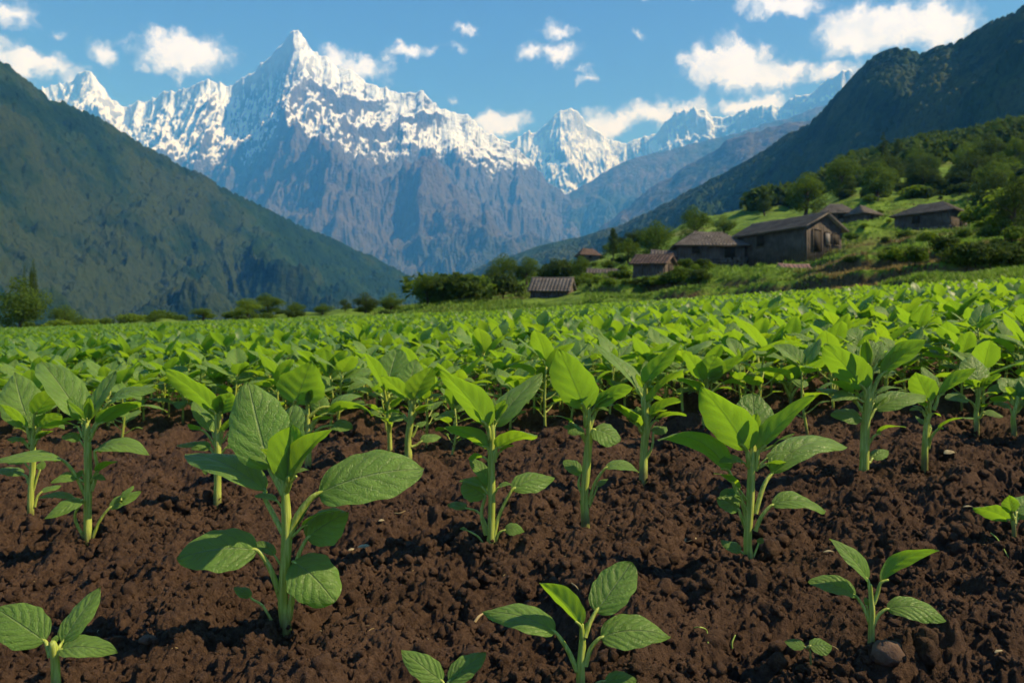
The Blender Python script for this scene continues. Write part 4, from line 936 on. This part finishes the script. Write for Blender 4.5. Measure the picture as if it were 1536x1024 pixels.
def leaf_cards(r, P_, Nn, size):
    n = len(P_); nn = Nn + r.normal(0, .55, (n, 3)); nn /= np.linalg.norm(nn, axis=1)[:, None]
    a = np.cross(nn, r.normal(size=(n, 3))); a /= np.linalg.norm(a, axis=1)[:, None]; b = np.cross(nn, a); s = size * r.uniform(.55, 1.25, n)[:, None]
    V = np.stack([P_ - a * s, P_ + b * s * .62 - nn * s * .12, P_ + a * s, P_ - b * s * .62 - nn * s * .12], 1).reshape(-1, 3)
    Q = np.arange(4 * n).reshape(-1, 4); return V, Q
def make_tree(seed, kind, n=4200):
    """unit tree, 1 m tall: returns trunk mesh and crown mesh"""
    r = np.random.RandomState(seed); lobes = []
    if kind == 'round':
        lobes.append((0, 0, .60, .22, 1.0))
        for i in range(9):
            a = i * 2.4 + r.uniform(-.4, .4); h = r.uniform(.34, .80); d = .24 * (1 - abs(h - .55) * 1.3); lobes.append((math.cos(a) * d, math.sin(a) * d, h, r.uniform(.11, .20), r.uniform(.75, 1)))
        lobes.append((r.uniform(-.08, .08), 0, .84, .14, 1.0))
        for i in range(5):
            a = i * 1.26 + r.uniform(-.5, .5); d = r.uniform(.12, .26); lobes.append((math.cos(a) * d, math.sin(a) * d, r.uniform(.14, .32), r.uniform(.09, .16), r.uniform(.7, 1)))
    elif kind == 'tall':
        for i in range(9):
            a = i * 2.3 + r.uniform(-.5, .5); h = .28 + .075 * i; d = .11 * (1.1 - h); lobes.append((math.cos(a) * d * 1.2, math.sin(a) * d * 1.2, h, r.uniform(.09, .135) * (1.25 - h * .6), 1.1))
    elif kind == 'cone':
        for i in range(13):
            h = .16 + .065 * i; R = .21 * (1.04 - h)
            for k in range(3):
                a = r.uniform(0, 6.28); lobes.append((math.cos(a) * R * .6, math.sin(a) * R * .6, h, R * .62, .5))
    elif kind == 'bush':
        for i in range(9):
            a = r.uniform(0, 6.28); d = r.uniform(0, .48); lobes.append((math.cos(a) * d, math.sin(a) * d, r.uniform(.3, .6) * (1 - d * .4), r.uniform(.22, .40), r.uniform(.7, 1)))
    P_, Nn = crown_points(r, n, lobes); k = P_[:, 2] > .02; P_, Nn = P_[k], Nn[k]
    size = {'round': .020, 'tall': .016, 'cone': .016, 'bush': .040}[kind] * math.sqrt(4200 / n)
    V, Q = leaf_cards(r, P_, Nn, size)
    clump = fbm(P_[:, 0] * 7, P_[:, 2] * 7 + P_[:, 1] * 5, 3, seed) * .9 + .5 + r.normal(0, .15, len(P_)); var = np.repeat(np.clip(clump, 0, 1), 4)
    crown = mesh_data('crown', V, Q, M_TREE, None, var)
    m = MB()
    top = .75 if kind != 'bush' else .4; rt = {'round': .030, 'tall': .018, 'cone': .020, 'bush': .025}[kind]
    Vt, Qt = tube_geo([(0, 0, -.12), (0, 0, 0), (r.normal(0, .02), r.normal(0, .02), top * .5), (0, 0, top)], [rt * 1.5, rt * 1.2, rt * .8, rt * .2], 7, 3); m.add(Vt, Qt)
    for i, l in enumerate(lobes[:8]):
        z0 = max(.12, l[2] - .22); Vt, Qt = tube_geo([(0, 0, z0), (l[0] * .5, l[1] * .5, (z0 + l[2]) / 2), (l[0], l[1], l[2])], [rt * .5, rt * .35, rt * .12], 5, 2); m.add(Vt, Qt)
    return m.mesh('trunk', M_BARK), crown
TP = {k: [make_tree(300 + 7 * i + 50 * j, k, n) for i in range(c)] for j, (k, c, n) in enumerate([('round', 6, 5600), ('tall', 3, 3200), ('cone', 2, 3600), ('bush', 6, 1500)])}
def place_plant(kind, base, H, Wd, mat, name, label, cat, group, seed):
    r = random.Random(seed); tr, cr = r.choice(TP[kind])
    root = empty(name, tuple(base), r.uniform(0, 6.28)); uw = {'round': .78, 'tall': .40, 'cone': .42, 'bush': 1.15}[kind]
    sx = Wd / uw; root.scale = (sx, sx, H); tag(root, label, cat, group)
    link('trunk' if kind != 'bush' else 'stems', tr, root); o = link('crown', cr, root)
    o.material_slots[0].link = 'OBJECT'; o.material_slots[0].material = mat
    return root
# (kind, picture column of the stem, top row, base row, crown width px, leaves, label)
TREES = [
 ('round', 30, 412, 488, 84, M_TREE, 'large round tree at the left edge of the photo, beyond the field'),
 ('round', 50, 386, 440, 13, M_DARK, 'thin dark pole-like tree sticking up just behind the large tree at the left edge'),
 ('round', 37, 396, 440, 10, M_DARK, 'thinner dark treetop left of the pole-like tree at the left edge'),
 ('round', 97, 456, 492, 46, M_TREE, 'low tree just right of the large tree at the left edge'),
 ('round', 232, 466, 488, 34, M_TREE, 'small solitary tree beyond the field below the left mountain slope'),
 ('round', 305, 461, 483, 42, M_TREE, 'small pale tree left of the paired round trees beyond the field'),
 ('round', 372, 446, 478, 52, M_BRIGHT, 'yellower left one of the paired round trees beyond the field'),
 ('round', 402, 438, 476, 50, M_TREE, 'darker taller right one of the paired round trees beyond the field'),
 ('round', 443, 452, 474, 30, M_TREE, 'small ball-shaped tree right of the paired round trees'),
 ('round', 484, 458, 471, 32, M_TREE, 'flat low tree midway between the ball-shaped tree and the tree row'),
 ('round', 518, 455, 470, 20, M_DARK, 'tiny dark tree at the left end of the tree row in the centre left'),
 ('round', 548, 437, 470, 40, M_DARK, 'first tall-crowned tree of the row beyond the field, left of the leaning one'),
 ('round', 588, 438, 467, 44, M_TREE, 'broad tree in the row beyond the field, next to the leaning one'),
 ('round', 643, 407, 462, 50, M_TREE, 'tallest tree left of the grey shed, its top leaning out to the left'),
 ('round', 706, 408, 446, 28, M_DARK, 'slim dark tree between the leaning tree and the wood by the shed'),
 ('round', 755, 378, 440, 52, M_TREE, 'tall dense tree rising behind and left of the grey-roofed shed'),
 ('round', 738, 398, 446, 34, M_DARK, 'dark tree in front of the tall dense one left of the shed'),
 ('round', 790, 384, 428, 44, M_TREE, 'rounded tree directly behind the grey-roofed shed'),
 ('round', 832, 386, 424, 42, M_DARK, 'dark tree behind the right end of the grey-roofed shed'),
 ('round', 870, 382, 420, 36, M_TREE, 'tree right behind the shed, below the distant hut roof'),
 ('tall', 920, 340, 392, 19, M_DARK, 'thin upright tree standing alone left of the lean-to hut'),
 ('round', 942, 356, 396, 40, M_TREE, 'wide low tree between the thin upright tree and the leafy tree by the lean-to'),
 ('round', 984, 328, 396, 56, M_TREE, 'large leafy tree directly behind the reddish lean-to hut'),
 ('round', 1042, 305, 368, 50, M_TREE, 'tall leafy tree behind the hipped-roof hut'),
 ('tall', 1147, 280, 325, 22, M_DARK, 'slender dark tree above the roof of the largest hut'),
 ('round', 1085, 322, 352, 40, M_TREE, 'low tree behind the gap between the hipped-roof hut and the largest hut'),
 ('round', 1208, 256, 326, 66, M_TREE, 'broad dark tree on the slope just above the largest hut'),
 ('round', 1262, 230, 300, 54, M_TREE, 'tall dark round tree above the farthest low hut'),
 ('cone', 1325, 196, 262, 36, M_DARK, 'pointed dark conifer standing out on the slope'),
 ('tall', 1346, 206, 258, 17, M_DARK, 'narrow dark tree beside the pointed conifer'),
 ('round', 1316, 242, 302, 58, M_TREE, 'round tree below the pointed conifer'),
 ('round', 1380, 232, 268, 40, M_DARK, 'low dark tree right of the narrow tree on the slope'),
 ('round', 1452, 212, 268, 58, M_TREE, 'wide tree high on the slope below the grassy brow at the right'),
 ('tall', 1502, 180, 226, 26, M_DARK, 'dark upright tree highest on the right slope'),
 ('round', 1488, 254, 316, 50, M_DARK, 'dark tree standing above and right of the right-hand hut'),
 ('round', 1522, 262, 352, 62, M_DARK, 'large dark tree at the right edge of the photo above the hedge'),
 ('round', 1545, 196, 256, 60, M_DARK, 'dark tree at the right edge on the grassy brow'),
]
def slant(v): return v
for i, (kind, u, vt, vb, wpx, mat, lab) in enumerate(TREES):
    b = ground_at(u, vb, 16, 400) if u > 700 else None
    if b is None:
        Y = float(np.interp(u, EDGE_U, EDGE_Y)) * (1.12 + .12 * ((i * 7) % 5) / 5); x = (u - 768) / F * Y; b = np.array([x, Y, float(terrain_z(np.array([x]), np.array([Y]))[0])])
    Y = b[1]; H = ((512 - vt) / F * Y - b[2]); place_plant(kind, b, max(H, .8), wpx * Y / F * 1.05, mat, 'conifer_tree' if kind == 'cone' else 'broadleaf_tree', lab, 'tree', 'trees around the village and beyond the field', i)
# ------------------------------------------------------------------ huts
M_WALL = plain('weathered_planks', (.066, .055, .047), .9, .15, 1.6, (.125, .105, .088), .03, 9)
M_STONE = plain('rough_stone', (.16, .135, .11), .95, .1, 2.2, (.075, .062, .050), .06, 7)
M_ROOF = plain('weathered_shingles', (.20, .178, .158), .9, .15, 1.2, (.125, .108, .095), .02, 12)
M_RUST = plain('rusty_roof_boards', (.17, .118, .096), .85, .2, 1.5, (.105, .075, .062), .02, 12)
M_PINK = plain('faded_pink_sheet', (.36, .22, .19), .8, .2, 2, (.24, .16, .14))
M_DOOR = plain('dark_door_boards', (.020, .016, .013), .8, .2, 3, (.035, .028, .022))
M_PALE = plain('pale_grey_boards', (.22, .21, .20), .85, .2, 3, (.15, .14, .13))
M_PALEROCK = plain('pale_rock', (.34, .30, .27), .9, .15, 3, (.20, .17, .15), .03, 9)
rh = np.random.RandomState(3)
def slab_slope(m, a, b, c, d, row=.24, col=.26):
    """shingles over the roof face eave a-b, top d-c"""
    a, b, c, d = [np.array(p, float) for p in (a, b, c, d)]; n = nrm(np.cross(b - a, (d + c) / 2 - a)); n = n if n[2] > 0 else -n
    L = np.linalg.norm((c + d) / 2 - (a + b) / 2); nr = max(2, int(L / row))
    def P_(s, t): return (a * (1 - s) + b * s) * (1 - t) + (d * (1 - s) + c * s) * t
    for j in range(nr):
        w = np.linalg.norm(P_(1, j / nr) - P_(0, j / nr)); nc = max(1, int(w / col)); off = rh.rand() * .3
        for i in range(nc):
            s0, s1 = i / nc, (i + 1) / nc - .004 / max(w, 1); t0 = (j - .12 - rh.uniform(0, .14)) / nr; t1 = (j + 1.1) / nr; h = rh.uniform(.0, .014)
            t1 = min(t1, 1.0)
            lo = [P_(s0, t0) + n * (.06 + h), P_(s1, t0) + n * (.06 + h + rh.uniform(-.01, .01)), P_(s1, t1) + n * .02, P_(s0, t1) + n * .02]
            up = [p + n * .035 for p in lo]; V = np.array(lo + up)
            m.add(V, [(3, 2, 1, 0), (4, 5, 6, 7), (0, 1, 5, 4), (1, 2, 6, 5), (2, 3, 7, 6), (3, 0, 4, 7)])
    dk = [a, b, c, d]; V = np.array(dk + [p - n * .05 for p in dk]); m.add(V, [(0, 1, 2, 3), (7, 6, 5, 4), (0, 4, 5, 1), (1, 5, 6, 2), (2, 6, 7, 3), (3, 7, 4, 0)])
def build_hut(u, Y, Wd, D, hw, hr, rz, ridge, hip, mroof, mwall, label, doors=(), wins=(), v=None, over=.3, sag=.08, group='village huts', name='hut', cat='hut', plinth=True):
    x = (u - 768) / F * Y; z = float(terrain_z(np.array([x]), np.array([Y]))[0]) if v is None else (512 - v) / F * Y
    root = empty(name, (x, Y, z), math.radians(rz)); tag(root, label, cat, group)
    hx_, hy_ = Wd / 2, D / 2; m = MB(); core = MB()
    def roof_h(px, py):
        if ridge == 'y': e = 1 - abs(px) / hx_; f = (hy_ - abs(py)) / max(hip, 1e-3) if hip else 9
        else: e = 1 - abs(py) / hy_; f = (hx_ - abs(px)) / max(hip, 1e-3) if hip else 9
        return hw + hr * max(0, min(e, f, 1)) - .03
    for (p, q, nn) in (((-hx_, -hy_), (hx_, -hy_), (0, -1)), ((hx_, -hy_), (hx_, hy_), (1, 0)), ((hx_, hy_), (-hx_, hy_), (0, 1)), ((-hx_, hy_), (-hx_, -hy_), (-1, 0))):
        p, q = np.array(p), np.array(q); L = np.linalg.norm(q - p); nb = max(4, int(L / .22)); dr = (q - p) / L
        for i in range(nb):
            a0, a1 = L * i / nb, L * (i + 1) / nb - .012; t = .05 + rh.uniform(0, .03); A = p + dr * a0; B = p + dr * a1; o = np.array(nn) * t
            ha, hb = roof_h(*A), roof_h(*B); z0 = -.9
            pts = [(A[0], A[1], z0), (B[0], B[1], z0), (B[0] + o[0], B[1] + o[1], z0), (A[0] + o[0], A[1] + o[1], z0)]
            V = np.array(pts + [(pts[0][0], pts[0][1], ha), (pts[1][0], pts[1][1], hb), (pts[2][0], pts[2][1], hb), (pts[3][0], pts[3][1], ha)])
            m.add(V, [(0, 1, 2, 3), (7, 6, 5, 4), (1, 0, 4, 5), (2, 1, 5, 6), (3, 2, 6, 7), (0, 3, 7, 4)])
    m.box((0, 0, (hw - .9) / 2), (Wd - .02, D - .02, hw + .9)); link('wall', m.mesh('wall', mwall, False), root)
    if plinth:
        f = MB()
        for (cx, cy, sx, sy) in ((0, -hy_ - .09, Wd + .3, .13), (0, hy_ + .09, Wd + .3, .13), (-hx_ - .09, 0, .13, D), (hx_ + .09, 0, .13, D)):
            nst = max(3, int(max(sx, sy) / .35))
            for i in range(nst):
                for j in range(4):
                    fx = (i + .5) / nst - .5 + rh.uniform(-.02, .02); w_ = max(sx, sy) / nst * rh.uniform(.8, 1.05)
                    f.box((cx + (fx * sx if sx > sy else 0), cy + (fx * sy if sy >= sx else 0), -.62 + j * .22 + rh.uniform(-.02, .02)), (w_ if sx > sy else .13, w_ if sy >= sx else .13, .22), var=.5, taper=.93)
        link('stone_footing', f.mesh('stone_footing', M_STONE, False), root)
    rf = MB(); o = over; dz = -hr * o / (hx_ if ridge == 'y' else hy_); E = hw + dz
    if ridge == 'y':
        X0, X1, Y0, Y1 = -hx_ - o, hx_ + o, -hy_ - o, hy_ + o; r0 = (0, Y0 + (hip + o if hip else 0), hw + hr); r1 = (0, Y1 - (hip + o if hip else 0), hw + hr - sag)
        slab_slope(rf, (X0, Y0, E), (X0, Y1, E - sag), r1, r0); slab_slope(rf, (X1, Y0, E), (X1, Y1, E - sag), r1, r0)
        if hip: slab_slope(rf, (X0, Y0, E), (X1, Y0, E), r0, r0); slab_slope(rf, (X0, Y1, E - sag), (X1, Y1, E - sag), r1, r1)
    else:
        X0, X1, Y0, Y1 = -hx_ - o, hx_ + o, -hy_ - o, hy_ + o; r0 = (X0 + (hip + o if hip else 0), 0, hw + hr); r1 = (X1 - (hip + o if hip else 0), 0, hw + hr - sag)
        slab_slope(rf, (X0, Y0, E), (X1, Y0, E - sag), r1, r0); slab_slope(rf, (X0, Y1, E), (X1, Y1, E - sag), r1, r0)
        if hip: slab_slope(rf, (X0, Y0, E), (X0, Y1, E), r0, r0); slab_slope(rf, (X1, Y0, E - sag), (X1, Y1, E - sag), r1, r1)
    ro = link('roof', rf.mesh('roof', mroof, False), root)
    rc = MB(); a_, b_ = np.array(r0), np.array(r1); Vt, Qt = tube_geo([a_ + [0, 0, .08], (a_ + b_) / 2 + [0, 0, .05], b_ + [0, 0, .08]], [.07, .06, .07], 6, 4); rc.add(Vt, Qt); link('ridge_pole', rc.mesh('ridge_pole', mroof), ro)
    # side: 0 front (-y), 1 right (+x), 3 left (-x)
    def onwall(side, c, z0, w_, h_, t, mm):
        if side == 0: mm.box((c, -hy_ - .09 - t / 2, z0 + h_ / 2), (w_, t, h_))
        elif side == 1: mm.box((hx_ + .09 + t / 2, c, z0 + h_ / 2), (t, w_, h_))
        else: mm.box((-hx_ - .09 - t / 2, c, z0 + h_ / 2), (t, w_, h_))
    for (side, c, w_, h_) in doors:
        d_ = MB(); onwall(side, c, 0.0, w_, h_, .03, d_); do = link('door', d_.mesh('door', M_DOOR, False), root)
        fr = MB()
        for k in (-1, 1): onwall(side, c + k * (w_ / 2 + .04), 0.0, .08, h_ + .08, .06, fr)
        onwall(side, c, h_ + .003, w_ - .002, .08, .06, fr); link('frame', fr.mesh('frame', M_WALL, False), do)
    for (side, c, z0, w_, h_, pale) in wins:
        d_ = MB(); onwall(side, c, z0, w_, h_, .03, d_); do = link('shutter' if pale else 'window', d_.mesh('window', M_PALE if pale else M_DOOR, False), root)
        fr = MB()
        for k in (-1, 1): onwall(side, c + k * (w_ / 2 + .03), z0, .06, h_, .05, fr)
        onwall(side, c, z0 + h_ + .003, w_ + .12, .06, .055, fr); onwall(side, c, z0 - .063, w_ + .12, .06, .07, fr); link('frame', fr.mesh('frame', M_WALL, False), do)
    return root
c33, s33 = math.cos(math.radians(33)), math.sin(math.radians(33))
build_hut(1182, 61.5, 4.2, 6.3, 1.85, 1.0, 33, 'y', 0, M_ROOF, M_WALL, 'largest plank hut with a gabled end and dark doorway, in the middle of the village', [(0, -.9, .9, 1.55)], [(0, .35, .6, .55, .85, True), (0, 1.3, .6, .7, .85, False), (3, .8, .7, .7, .8, False)], over=.4, plinth=False)
build_hut(1062, 64, 5.1, 3.6, 1.3, 1.05, -6, 'x', 1.4, M_ROOF, M_WALL, 'wide hut with a grey hipped roof, left of the largest hut', [(0, 1.4, .8, 1.15)], [(0, -1.2, .5, .6, .6, False)], over=.35)
build_hut(981, 59, 2.3, 2.4, 1.1, .60, -28, 'x', 0, M_RUST, M_WALL, 'small hut with a reddish board roof, lowest of the village row on its left end', [(1, 0, .6, .95)], (), over=.3, v=417)
build_hut(996, 63.5, 1.7, 1.5, 1.6, .35, -12, 'x', 0, M_ROOF, M_WALL, 'tiny grey-roofed outhouse squeezed behind the reddish-roofed hut', (), (), over=.2)
build_hut(1396, 77, 4.1, 5.0, 1.7, .95, 42, 'y', 1.3, M_ROOF, M_WALL, 'brown hut with a pale low roof standing alone at the right', [(0, .6, .8, 1.5)], [(3, .5, .6, .7, .7, False)], over=.4, v=347)
build_hut(1254, 88, 3.2, 2.6, 1.0, .9, -14, 'x', .9, M_ROOF, M_WALL, 'low far hut with a pale roof, above the ridge of the largest hut', [(0, .3, .7, .95)], (), over=.35, v=333)
build_hut(1294, 86, 2.3, 2.2, 1.0, .75, 24, 'x', .7, M_ROOF, M_WALL, 'smaller low hut adjoining the low far hut on its right', [(0, 0, .6, .9)], (), over=.35, v=334)
build_hut(829, 58, 2.7, 2.0, .72, .80, -17, 'x', 0, M_ROOF, M_WALL, 'lone grey-roofed shed at the edge of the field, left of the village', (), [(3, 0, .1, .4, .3, False)], over=.22, v=449)
build_hut(882, 128, 3.0, 2.6, 1.2, .9, 10, 'x', .6, M_RUST, M_WALL, 'distant reddish-roofed hut half hidden among trees above the shed', (), [(0, 0, .5, .5, .5, False)], over=.3, v=393)
build_hut(905, 74, 2.6, 1.8, .45, .35, -10, 'x', 0, M_ROOF, M_STONE, 'very low stone shelter with a flat grey roof between shed and village', (), (), over=.25, v=417)
build_hut(1190, 50.5, 1.7, 1.2, .28, .22, -6, 'x', 0, M_PINK, M_STONE, 'low animal pen with a faded pink roof below the largest hut', (), (), over=.12, name='animal_pen', cat='animal pen', group='low pens', plinth=False)
def boulder(u, v, size, label, mat, y0=16, y1=120, seed=0, name='boulder'):
    b = ground_at(u, v, y0, y1); V, Q = icolump(700 + seed, 12, 9); V = V * (1 + .10 * gnoise(V[:, 0] * 3 + seed, V[:, 2] * 3 + V[:, 1] * 2, seed)[:, None]); m = MB(); m.add(V * np.array(size), Q)
    o = link(name, m.mesh(name, mat), None, (b[0], b[1], b[2] + size[2] * .3)); tag(o, label, 'boulder', 'pale stones by the huts'); return o
boulder(1075, 387, (.32, .28, .42), 'upright pale stone before the wall of the hipped-roof hut', M_PALEROCK, 40, 80, 1)
boulder(1090, 389, (.45, .3, .25), 'squat pinkish stone right of the upright pale stone', M_PINK, 40, 80, 2)
boulder(1103, 388, (.3, .26, .22), 'small stone at the right corner of the hipped-roof hut', M_STONE, 40, 80, 3)
boulder(1044, 403, (.55, .35, .16), 'flat grey slab lying in the grass below the hipped-roof hut', M_STONE, 30, 80, 4)
boulder(1222, 383, (.4, .3, .2), 'brown stone at the foot of the gabled end of the largest hut', M_STONE, 30, 80, 5)

# bushes and scrub trees scattered over the terraces
rb = np.random.RandomState(77)
def clear_of_huts(u, v, mg=6): 
    for (a, b_, c, d) in ((1100, 315, 1275, 392), (1005, 340, 1120, 392), (942, 372, 1012, 418), (1335, 300, 1450, 350), (1228, 305, 1315, 332), (786, 420, 862, 450), (866, 372, 898, 388), (884, 404, 930, 420)):
        if a - (mg > 6) * 22 < u < c + (mg > 6) * 22 and b_ < v < d + mg: return False
    return True
BUSH = 0
def scatter_bushes(n, box, h, label, group, mats, kind='bush', name='bush', cat='bush', y0=16, y1=400):
    global BUSH; k = 0
    while k < n:
        u = rb.uniform(box[0], box[2]); v = rb.uniform(box[1], box[3])
        if not clear_of_huts(u, v, 6 if h[1] < 1 else 26): continue
        b = ground_at(u, v, y0, y1)
        if abs((512 - b[2] / b[1] * F) - v) > 12: k += .2; continue
        H = rb.uniform(*h); place_plant(kind, b, H, H * rb.uniform(1.1, 1.9) * (1 if kind == 'bush' else .6), mats[rb.randint(len(mats))], name, label, cat, group, 1000 + BUSH); BUSH += 1; k += 1
scatter_bushes(90, (1120, 240, 1560, 345), (1.6, 3.4), 'scrubby bush on the steep green slope above the huts', 'bushes on the slope above the huts', [M_TREE, M_BRIGHT, M_DARK])
scatter_bushes(110, (1150, 195, 1560, 300), (3.0, 6.0), 'rounded tree in the woods covering the slope above the huts', 'trees of the wood above the huts', [M_TREE, M_DARK, M_DARK], 'round', 'broadleaf_tree', 'tree', 60)
scatter_bushes(14, (1000, 376, 1460, 400), (.3, .8), 'low bush along the terrace edges below the huts', 'low bushes along the terrace edges', [M_TREE, M_BRIGHT, M_DARK])
scatter_bushes(64, (860, 372, 1060, 432), (.45, .98), 'bush in the overgrown strip between the shed and the lean-to hut', 'bushes between the shed and the lean-to hut', [M_TREE, M_BRIGHT, M_DARK])
scatter_bushes(30, (600, 405, 860, 455), (1.0, 2.6), 'bush in the thicket left of and behind the grey-roofed shed', 'bushes in the thicket around the shed', [M_TREE, M_BRIGHT, M_DARK])
scatter_bushes(26, (880, 340, 1110, 378), (2.0, 4.2), 'tree in the grove behind the lean-to and hipped-roof huts', 'trees of the grove behind the huts', [M_TREE, M_DARK], 'round', 'broadleaf_tree', 'tree', 60)
scatter_bushes(70, (1110, 262, 1560, 372), (.45, .98), 'small bush dotted over the grassy slope around the huts', 'small bushes dotted over the grassy slope', [M_TREE, M_BRIGHT, M_DARK])
scatter_bushes(16, (1290, 300, 1560, 352), (.8, 2.2), 'bush on the terraces around the right-hand hut', 'bushes around the right-hand hut', [M_TREE, M_BRIGHT, M_DARK])
for i in range(26):
    u = rb.uniform(-40, 600); Y = float(np.interp(u, EDGE_U, EDGE_Y)) * rb.uniform(1.04, 1.5); x = (u - 768) / F * Y; z = float(terrain_z(np.array([x]), np.array([Y]))[0])
    H = rb.uniform(.4, 1.1); place_plant('bush', (x, Y, z), H, H * 1.9, [M_TREE, M_BRIGHT, M_DARK][i % 3], 'bush', 'bush in the scrub line along the far left edge of the field', 'bush', 'bushes along the far left edge of the field', 3000 + i)
for i in range(10):      # dark hedge on the bank at the right edge
    u = 1452 + i * 11; b = ground_at(u, 402 - (i % 3) * 5, 20, 60); H = rb.uniform(.75, 1.05); place_plant('bush', b, H, H * 1.3, M_DARK, 'hedge_bush', 'dark hedge bush on the bank at the right edge, just behind the field', 'bush', 'dark hedge at the right edge', 4000 + i)
# the wood higher up the right-hand slope: too many crowns to count
def build_wood():
    r = np.random.RandomState(5); n = 2800; Y = np.exp(r.uniform(math.log(165), math.log(380), n)); u = r.uniform(1130, 1900, n); x = (u - 768) / F * Y; z = terrain_z(x, Y)
    k = (fbm(x / 40, Y / 40, 3, 66) > -.12) | (Y > 260); x, Y, z = x[k], Y[k], z[k]; n = len(x)
    protos = []
    for s in range(4):
        rr = np.random.RandomState(50 + s); lobes = [(rr.uniform(-.3, .3), rr.uniform(-.3, .3), rr.uniform(.35, .8), rr.uniform(.22, .36), 1.0) for _ in range(6)]
        P_, Nn = crown_points(rr, 150, lobes); V, Q = leaf_cards(rr, P_, Nn, .15); protos.append((V, Q, np.zeros((len(V), 2)), np.repeat(np.clip(rr.normal(.5, .25, len(P_)), 0, 1), 4)))
    V, Q, UV, R = scatter(protos, np.stack([x, Y, z], 1), r.uniform(3.0, 6.5, n), rotz(r.uniform(0, 6.28, n)), r, r.uniform(-.3, .3, n))
    tag(link('hillside_wood', mesh_data('hillside_wood', V, Q, M_WOOD, UV, R)), 'dense green wood covering the upper right-hand hillside', 'wood', kind='stuff')
build_wood()
# rough grass over the terraces
def grass_material():
    m, t, b = material('rough_grass'); pos = t.new('ShaderNodeNewGeometry').outputs['Position']; var = t.new('ShaderNodeAttribute', attribute_name='var').outputs['Fac']; out = t.n['Material Output']
    c = t.mix(var, (.070, .135, .014), (.22, .36, .036)); dry = t.mix(var, (.10, .075, .030), (.24, .185, .085))
    c = t.mix(t.ramp(t.math('MULTIPLY_ADD', t.noise(pos, .9, 3), .25, t.noise(pos, .085, 3)), .66, .78), c, dry)
    setin(t, b, 'Base Color', c); b.inputs['Roughness'].default_value = .7; tl = t.new('ShaderNodeBsdfTranslucent'); t.l.new(c, tl.inputs[0])
    mx = t.new('ShaderNodeMixShader', ins={0: .4, 1: b.outputs[0], 2: tl.outputs[0]}); t.l.new(mx.outputs[0], out.inputs[0]); return m
def build_grass():
    r = np.random.RandomState(8); n = 60000; Y = np.exp(r.uniform(math.log(15), math.log(125), n)); u = r.uniform(560, 1640, n); ed = np.interp(u, EDGE_U, EDGE_Y); k = Y > ed * 1.01; Y, u = Y[k], u[k]; x = (u - 768) / F * Y
    z = terrain_z(x, Y); sl = (terrain_z(x, Y + .15) - terrain_z(x, Y - .15)) / .3; k = ((sl < .75) | (r.rand(len(x)) < .12)) & ~((u > 782) & (u < 875) & (Y > 44) & (Y < 60)); x, Y, z, u = x[k], Y[k], z[k], u[k]; n = len(x); protos = []
    for s in range(5):
        rr = np.random.RandomState(s); Vs, Qs = [], []
        for i in range(12):
            a = rr.uniform(0, 6.28); d = rr.uniform(0, .5); h = rr.uniform(.4, 1.0); ln = rr.uniform(.1, .6); b0 = np.array([math.cos(a) * d, math.sin(a) * d, -.1]); dr = np.array([math.cos(a), math.sin(a), 0]); sd_ = np.array([-dr[1], dr[0], 0]) * .07
            Vs += [b0 - sd_, b0 + sd_, b0 + dr * ln * .4 + [0, 0, h * .7] + sd_ * .7, b0 + dr * ln * .4 + [0, 0, h * .7] - sd_ * .7, b0 + dr * ln + [0, 0, h] + sd_ * .15, b0 + dr * ln + [0, 0, h] - sd_ * .15]
            o = i * 6; Qs += [(o, o + 1, o + 2, o + 3), (o + 3, o + 2, o + 4, o + 5)]
        protos.append((np.array(Vs), np.array(Qs)))
    sc = r.uniform(.11, .26, n) * np.clip(Y / 35, .8, 1.5)
    dm = (u > 1232 + fbm(Y, u / 20, 2, 3) * 10) & (u < 1452) & (Y > 25.5) & (Y < 34.5)
    M_DRY = foliage_material('straw_grass_blades', (.15, .12, .045), (.34, .27, .12), (.32, .25, .10), .35)
    V, Q, UV, R = scatter(protos, np.stack([x, Y, z], 1)[dm], sc[dm], rotz(r.uniform(0, 6.28, int(dm.sum()))), r, r.uniform(-.45, .45, int(dm.sum())))
    tag(link('dry_grass', mesh_data('dry_grass', V, Q, M_DRY, UV, R)), 'straw-brown dry grass on the bank behind the right part of the field', 'grass', kind='stuff')
    x, Y, z, sc = x[~dm], Y[~dm], z[~dm], sc[~dm]; n = len(x)
    V, Q, UV, R = scatter(protos, np.stack([x, Y, z], 1), sc, rotz(r.uniform(0, 6.28, n)), r, r.uniform(-.45, .45, n))
    tag(link('terrace_grass', mesh_data('terrace_grass', V, Q, grass_material(), UV, R)), 'rough green and straw-brown grass growing over the terraces', 'grass', kind='stuff')
build_grass()

# ------------------------------------------------------------------ air
def build_haze():
    x0, x1, y0, y1, z0, z1 = -13000, 13000, -3200, 13800, -171, 3480
    V = [(x0,y0,z0),(x1,y0,z0),(x1,y1,z0),(x0,y1,z0),(x0,y0,z1),(x1,y0,z1),(x1,y1,z1),(x0,y1,z1)]
    m = bpy.data.materials.new('valley_air'); m.use_nodes = True; t = NT(m.node_tree); t.n.clear()
    o = t.new('ShaderNodeOutputMaterial'); v = t.new('ShaderNodeVolumePrincipled')
    v.inputs['Color'].default_value = (.075, .36, 1.0, 1); v.inputs['Absorption Color'].default_value = (1, 1, 1, 1); v.inputs['Density'].default_value = 1.4e-4; v.inputs['Anisotropy'].default_value = .0
    t.l.new(v.outputs[0], o.inputs['Volume'])
    h = link('haze', mesh_data('haze', V, [(3,2,1,0),(4,5,6,7),(0,1,5,4),(1,2,6,5),(2,3,7,6),(3,0,4,7)], m, smooth=False)); tag(h, 'thin blue mountain air filling the valley', 'haze', kind='stuff')
build_haze()
